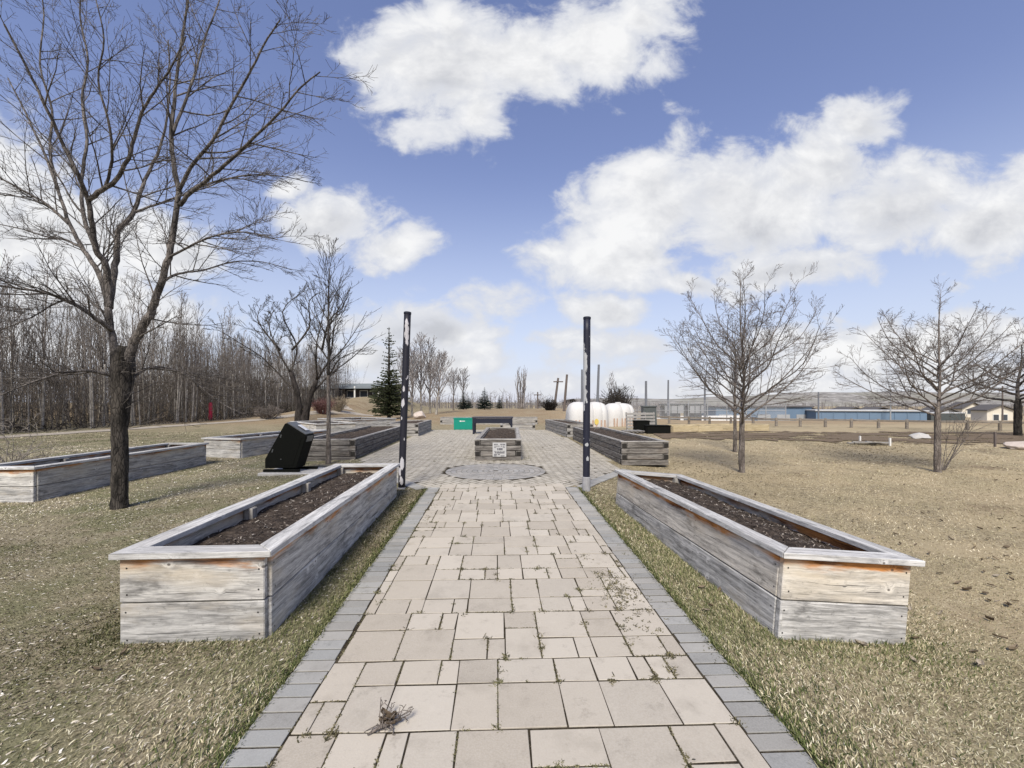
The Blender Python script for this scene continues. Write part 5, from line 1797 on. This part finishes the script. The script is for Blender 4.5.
def make_blades(name, N, y0, y1, lmin, lmax, wd, mat, xlim=1.32, power=1.0, tilt=(2, 38), lab=None, near=False, side=0, flat=False):
    u = NP.random(N)
    y = y0 + (y1 - y0) * u ** power
    x = (NP.random(N) * 2 - 1) * (y * xlim + .3)
    ok = ~blocked_mask(x, y)
    if near: ok &= NP.random(N) < near_edge(x, y) * .95
    if side: ok &= NP.random(N) < 1 / (1 + np.exp(-side * (x + .0) * 2.0)) * (.35 + .65 * (np.sin(x * 1.7 + np.sin(y * 1.3) * 2) * np.sin(y * 1.1 + x * .6) > -.25))
    x, y = x[ok], y[ok]
    n = len(x)
    ne = near_edge(x, y) * (0 if flat else 1)
    z = H(x, y) - .002
    # blades lie in drifts: heading follows a slow wavy field
    az = 1.1 * np.sin(x * .9 + 1.3) + 1.2 * np.sin(y * .7 - x * .4) + NP.normal(0, .9, n)
    tl = np.radians(NP.uniform(*tilt, n)) * (1 + .6 * ne)
    L = NP.uniform(lmin, lmax, n) * (1 + .25 * ne)
    wv = wd * NP.uniform(.6, 1.4, n)
    dx, dy, dz = np.cos(az) * np.cos(tl), np.sin(az) * np.cos(tl), np.sin(tl)
    px, py = -np.sin(az), np.cos(az)
    B = np.stack([x, y, z], 1)
    Dv = np.stack([dx, dy, dz], 1)
    Pv = np.stack([px, py, NP.normal(0, .3, n)], 1)
    mid = B + Dv * (L * .55)[:, None] + np.stack([NP.normal(0, .05, n) * L, NP.normal(0, .05, n) * L, .08 * L], 1)
    tip = B + Dv * L[:, None] + np.stack([NP.normal(0, .09, n) * L, NP.normal(0, .09, n) * L, -.06 * L], 1)
    tip[:, 2] = np.maximum(tip[:, 2], z + .003)
    w2 = wv[:, None] * Pv
    V_ = np.stack([B - w2 * .5, B + w2 * .5, mid + w2 * .45, mid - w2 * .45, tip + w2 * .1, tip - w2 * .1], 1).reshape(-1, 3)
    i = np.arange(n) * 6
    F_ = np.concatenate([np.stack([i, i + 1, i + 2, i + 3], 1), np.stack([i + 3, i + 2, i + 4, i + 5], 1)])
    o = np_mesh(name, V_, F_, mat)
    return tag(o, lab, 'grass', None, 'stuff')


make_blades('grass', 190000, 1.45, 4.6, .008, .030, .0036, M['grass'], power=.75, lab='matted dry straw-coloured grass around the near raised beds')
make_blades('grass', 120000, 4.4, 9.5, .012, .04, .0068, M['grass'], power=.75, lab='dry grass of the middle lawn around the trees')
make_blades('grass', 80000, 9.2, 20, .02, .06, .015, M['grass'], power=.8, tilt=(2, 30), lab='dry grass of the far lawn')
make_blades('grass', 280000, 1.45, 7.2, .012, .042, .0036, M['grass_green'], power=.8, tilt=(8, 48), lab='greener grass growing along the walk and against the near beds', near=True)
make_blades('leaf_litter', 70000, 1.45, 6.5, .014, .034, .0085, M['litter'], power=.8, tilt=(0, 22), lab='pale leaf litter matted over the lawn beside the big tree', side=-1, flat=True)
make_blades('leaf_litter', 40000, 6.3, 14, .02, .05, .014, M['litter'], power=.8, tilt=(0, 18), lab='leaf litter under the trees farther back', side=-1, flat=True)

# fringe creeping over the walk's edges and against the beds
N = 16000
q = 1.4 + NP.random(N) * 5.6
sd = np.where(NP.random(N) < .5, -1, 1)
s_ = sd * (HALF + np.abs(NP.normal(0, .035, N)) - .01)
x, y = .095 + s_ * PC - q * PS, q * PC + s_ * PS
n = N
az = np.where(sd > 0, math.pi, 0) + NP.normal(0, 1.0, n)
tl = np.radians(NP.uniform(5, 50, n))
L = NP.uniform(.015, .045, n)
B = np.stack([x, y, H(x, y)], 1)
Dv = np.stack([np.cos(az) * np.cos(tl), np.sin(az) * np.cos(tl), np.sin(tl)], 1)
Pv = np.stack([-np.sin(az), np.cos(az), np.zeros(n)], 1) * (NP.uniform(.002, .005, n))[:, None]
tip = B + Dv * L[:, None]
V_ = np.stack([B - Pv, B + Pv, tip + Pv * .3, tip - Pv * .3], 1).reshape(-1, 3)
i = np.arange(n) * 4
tag(np_mesh('grass', V_, np.stack([i, i + 1, i + 2, i + 3], 1), M['grass_green']), 'grass fringe along the kerb strip of the walk', 'grass', None, 'stuff')

# weeds and crumbs in the paving joints
pts_ = []
for (a, b) in JOINTS:
    if a[1] > 14: continue
    s_ = (a[0] - .095) + .035 * a[1]
    along = abs(a[0] - b[0]) < abs(a[1] - b[1])          # joints running up the walk hold more
    walk_ = a[1] < END
    pr = ((.68 if along else .36) + .25 * (abs(s_) > .7)) if walk_ else .22
    if random.random() < pr:
        f0, f1 = sorted((random.random(), random.random()))
        if random.random() < .4: f0, f1 = 0.0, 1.0
        L = math.dist(a, b) * (f1 - f0)
        for _ in range(int(L / .007) + 1):
            f_ = f0 + (f1 - f0) * random.random()
            pts_.append((a[0] + (b[0] - a[0]) * f_, a[1] + (b[1] - a[1]) * f_, random.choice((.25, .35, .5))))
        if random.random() < .5:
            f_ = random.choice((0.0, 1.0, random.random()))
            for _ in range(random.randint(4, 12)):
                pts_.append((a[0] + (b[0] - a[0]) * f_ + random.gauss(0, .011), a[1] + (b[1] - a[1]) * f_ + random.gauss(0, .014), random.choice((.6, .8, 1.1))))
for (px, py, k, sg) in ((618, 592, 150, .10), (606, 580, 60, .07), (632, 606, 60, .09), (640, 628, 24, .07), (585, 560, 24, .06), (645, 548, 40, .10), (618, 520, 30, .10), (600, 500, 20, .10), (440, 508, 24, .12), (428, 520, 20, .08), (716, 655, 14, .04)):
    c = at(px, py)
    for _ in range(k):
        pts_.append((c.x + random.gauss(0, sg), c.y + random.gauss(0, sg * 1.5), random.choice((.5, .7, .9, 1.1))))
for _ in range(160):
    c = random.choice(((cen_l.x - .1, cen_l.y + .4), (cen_r.x + .1, cen_r.y + .3), ((cen_l.x + cen_r.x) / 2, cen_l.y - .06)))
    pts_.append((c[0] + random.gauss(0, .18), c[1] + random.gauss(0, .22 if c[1] > cen_l.y else .04), random.choice((.8, 1.2, 1.6))))
Vv, Ff = [], []
for (x, y, k) in pts_:
    for _ in range(random.randint(3, 6)):
        a, tl = random.uniform(0, 6.28), R(random.uniform(0, 40))
        L, w_ = random.uniform(.006, .024) * k, random.uniform(.0018, .0042) * (.5 + .5 * k)
        bx, by = x + random.gauss(0, .010) * k, y + random.gauss(0, .010) * k
        b = Vector((bx, by, h(bx, by) + .0145))
        d = Vector((math.cos(a) * math.cos(tl), math.sin(a) * math.cos(tl), math.sin(tl))) * L
        p_ = Vector((-math.sin(a), math.cos(a), random.uniform(-.3, .3))) * w_
        n0 = len(Vv)
        Vv += [b - p_, b + p_, b + d + p_ * .4, b + d - p_ * .4]
        Ff.append((n0, n0 + 1, n0 + 2, n0 + 3))
tag(np_mesh('weeds', [tuple(v) for v in Vv], Ff, M['weed']), 'small dry weeds growing from the paving joints', 'weeds', None, 'stuff')


# ------------------------------------------------------------------ dead leaves
def leaf_mesh(seed):
    rg = random.Random(seed)
    mb = MB()
    n = 6
    vs = []
    curl, tw = rg.uniform(.3, 1.0), rg.uniform(-.6, .6)
    for i in range(n + 1):
        u = i / n
        wd = math.sin(math.pi * min(1, u * .93 + .05)) * .30 * rg.uniform(.85, 1.15)
        for j in (-1, -.5, 0, .5, 1):
            z = .05 + abs(j) ** 1.5 * curl * .28 + .22 * curl * (u - .45) ** 2 * 2 + rg.uniform(-.02, .02)
            vs.append(((u - .5), j * wd * (1 - .25 * curl), z + tw * .12 * j * (u - .5)))
    mb.add(vs, [(i * 5 + j, i * 5 + j + 1, i * 5 + j + 6, i * 5 + j + 5) for i in range(n) for j in range(4)])
    return mb


leaf_protos = []
for k in range(5):
    o = leaf_mesh(k).build('dead_leaf', [M['leaf']], None, smooth=True)
    leaf_protos.append(o)
spots = []
for (px, py, s_) in ((125, 655, .09), (95, 672, .10), (862, 648, .11), (912, 662, .09), (975, 655, .11), (978, 668, .13), (720, 592, .10), (672, 545, .10), (648, 530, .09), (637, 522, .08), (915, 641, .08), (958, 585, .12), (968, 592, .11), (985, 595, .10), (1008, 607, .14), (990, 622, .12), (1000, 640, .12), (1015, 652, .12), (940, 575, .1), (900, 545, .10), (930, 555, .09), (880, 515, .1), (950, 540, .1), (995, 560, .11), (1010, 575, .11), (980, 530, .1), (860, 510, .1), (840, 500, .11), (905, 525, .1), (1000, 520, .1), (940, 510, .09)):
    spots.append((at(px, py), s_))
for _ in range(120):
    px, py = random.uniform(690, 1024), 478 + 140 * random.random() ** 1.2
    p = at(px, py)
    if blocked_mask(np.array([p.x]), np.array([p.y]))[0]: continue
    spots.append((p, random.uniform(.045, .095)))
for i, (p, s_) in enumerate(spots):
    o = leaf_protos[i] if i < 5 else leaf_protos[i % 5].copy()
    if i >= 5: COL.objects.link(o)
    o.location = (p.x, p.y, p.z + .012)
    o.rotation_euler = (random.gauss(0, .25), random.gauss(0, .25), random.uniform(0, 6.28))
    s_ *= .62
    o.scale = (s_, s_ * random.uniform(.7, 1.1), s_)
    tag(o, 'curled brown dead leaf lying on the dry lawn', 'leaf', 'dead leaves scattered on the lawn')
# crumpled dead plant on the paving
cpn = at(384, 733)
dead = empty('dead_plant', (cpn.x, cpn.y, cpn.z + .018), 0, 'crumpled uprooted dead plant lying on the tan pavers', 'dead plant')
T = Tree(random.Random(9), .0022, -.02, .5, (30, 80), (4,), .6, (5, 4, 3), (.025, .02, .02))
T.mb.tube([(-.06, -.045, .008), (-.02, -.012, .014), (.02, .01, .018), (.07, .035, .02)], [.004, .008, .010, .006], 7)
for k in range(16):
    T.branch((rg.uniform(-.02, .05), rg.uniform(-.02, .04), .015), (rg.uniform(-1, 1), rg.uniform(-.6, 1), rg.uniform(.0, .5)), rg.uniform(.04, .10), .0035, 0)
T.mb.build('stems', M['bark_mid'], dead, smooth=True)
m2 = MB()
for k in range(9):
    lm = leaf_mesh(50 + k)
    Mx = Matrix.Translation((rg.uniform(-.01, .06), rg.uniform(-.0, .06), rg.uniform(.01, .03))) @ Matrix.Rotation(rg.uniform(0, 6.28), 4, 'Z') @ Matrix.Rotation(rg.uniform(-.8, .8), 4, 'X') @ Matrix.Scale(rg.uniform(.04, .07), 4)
    m2.add([Mx @ Vector(v) for v in lm.v], lm.f)
m2.build('foliage', M['leaf'], dead, smooth=True)
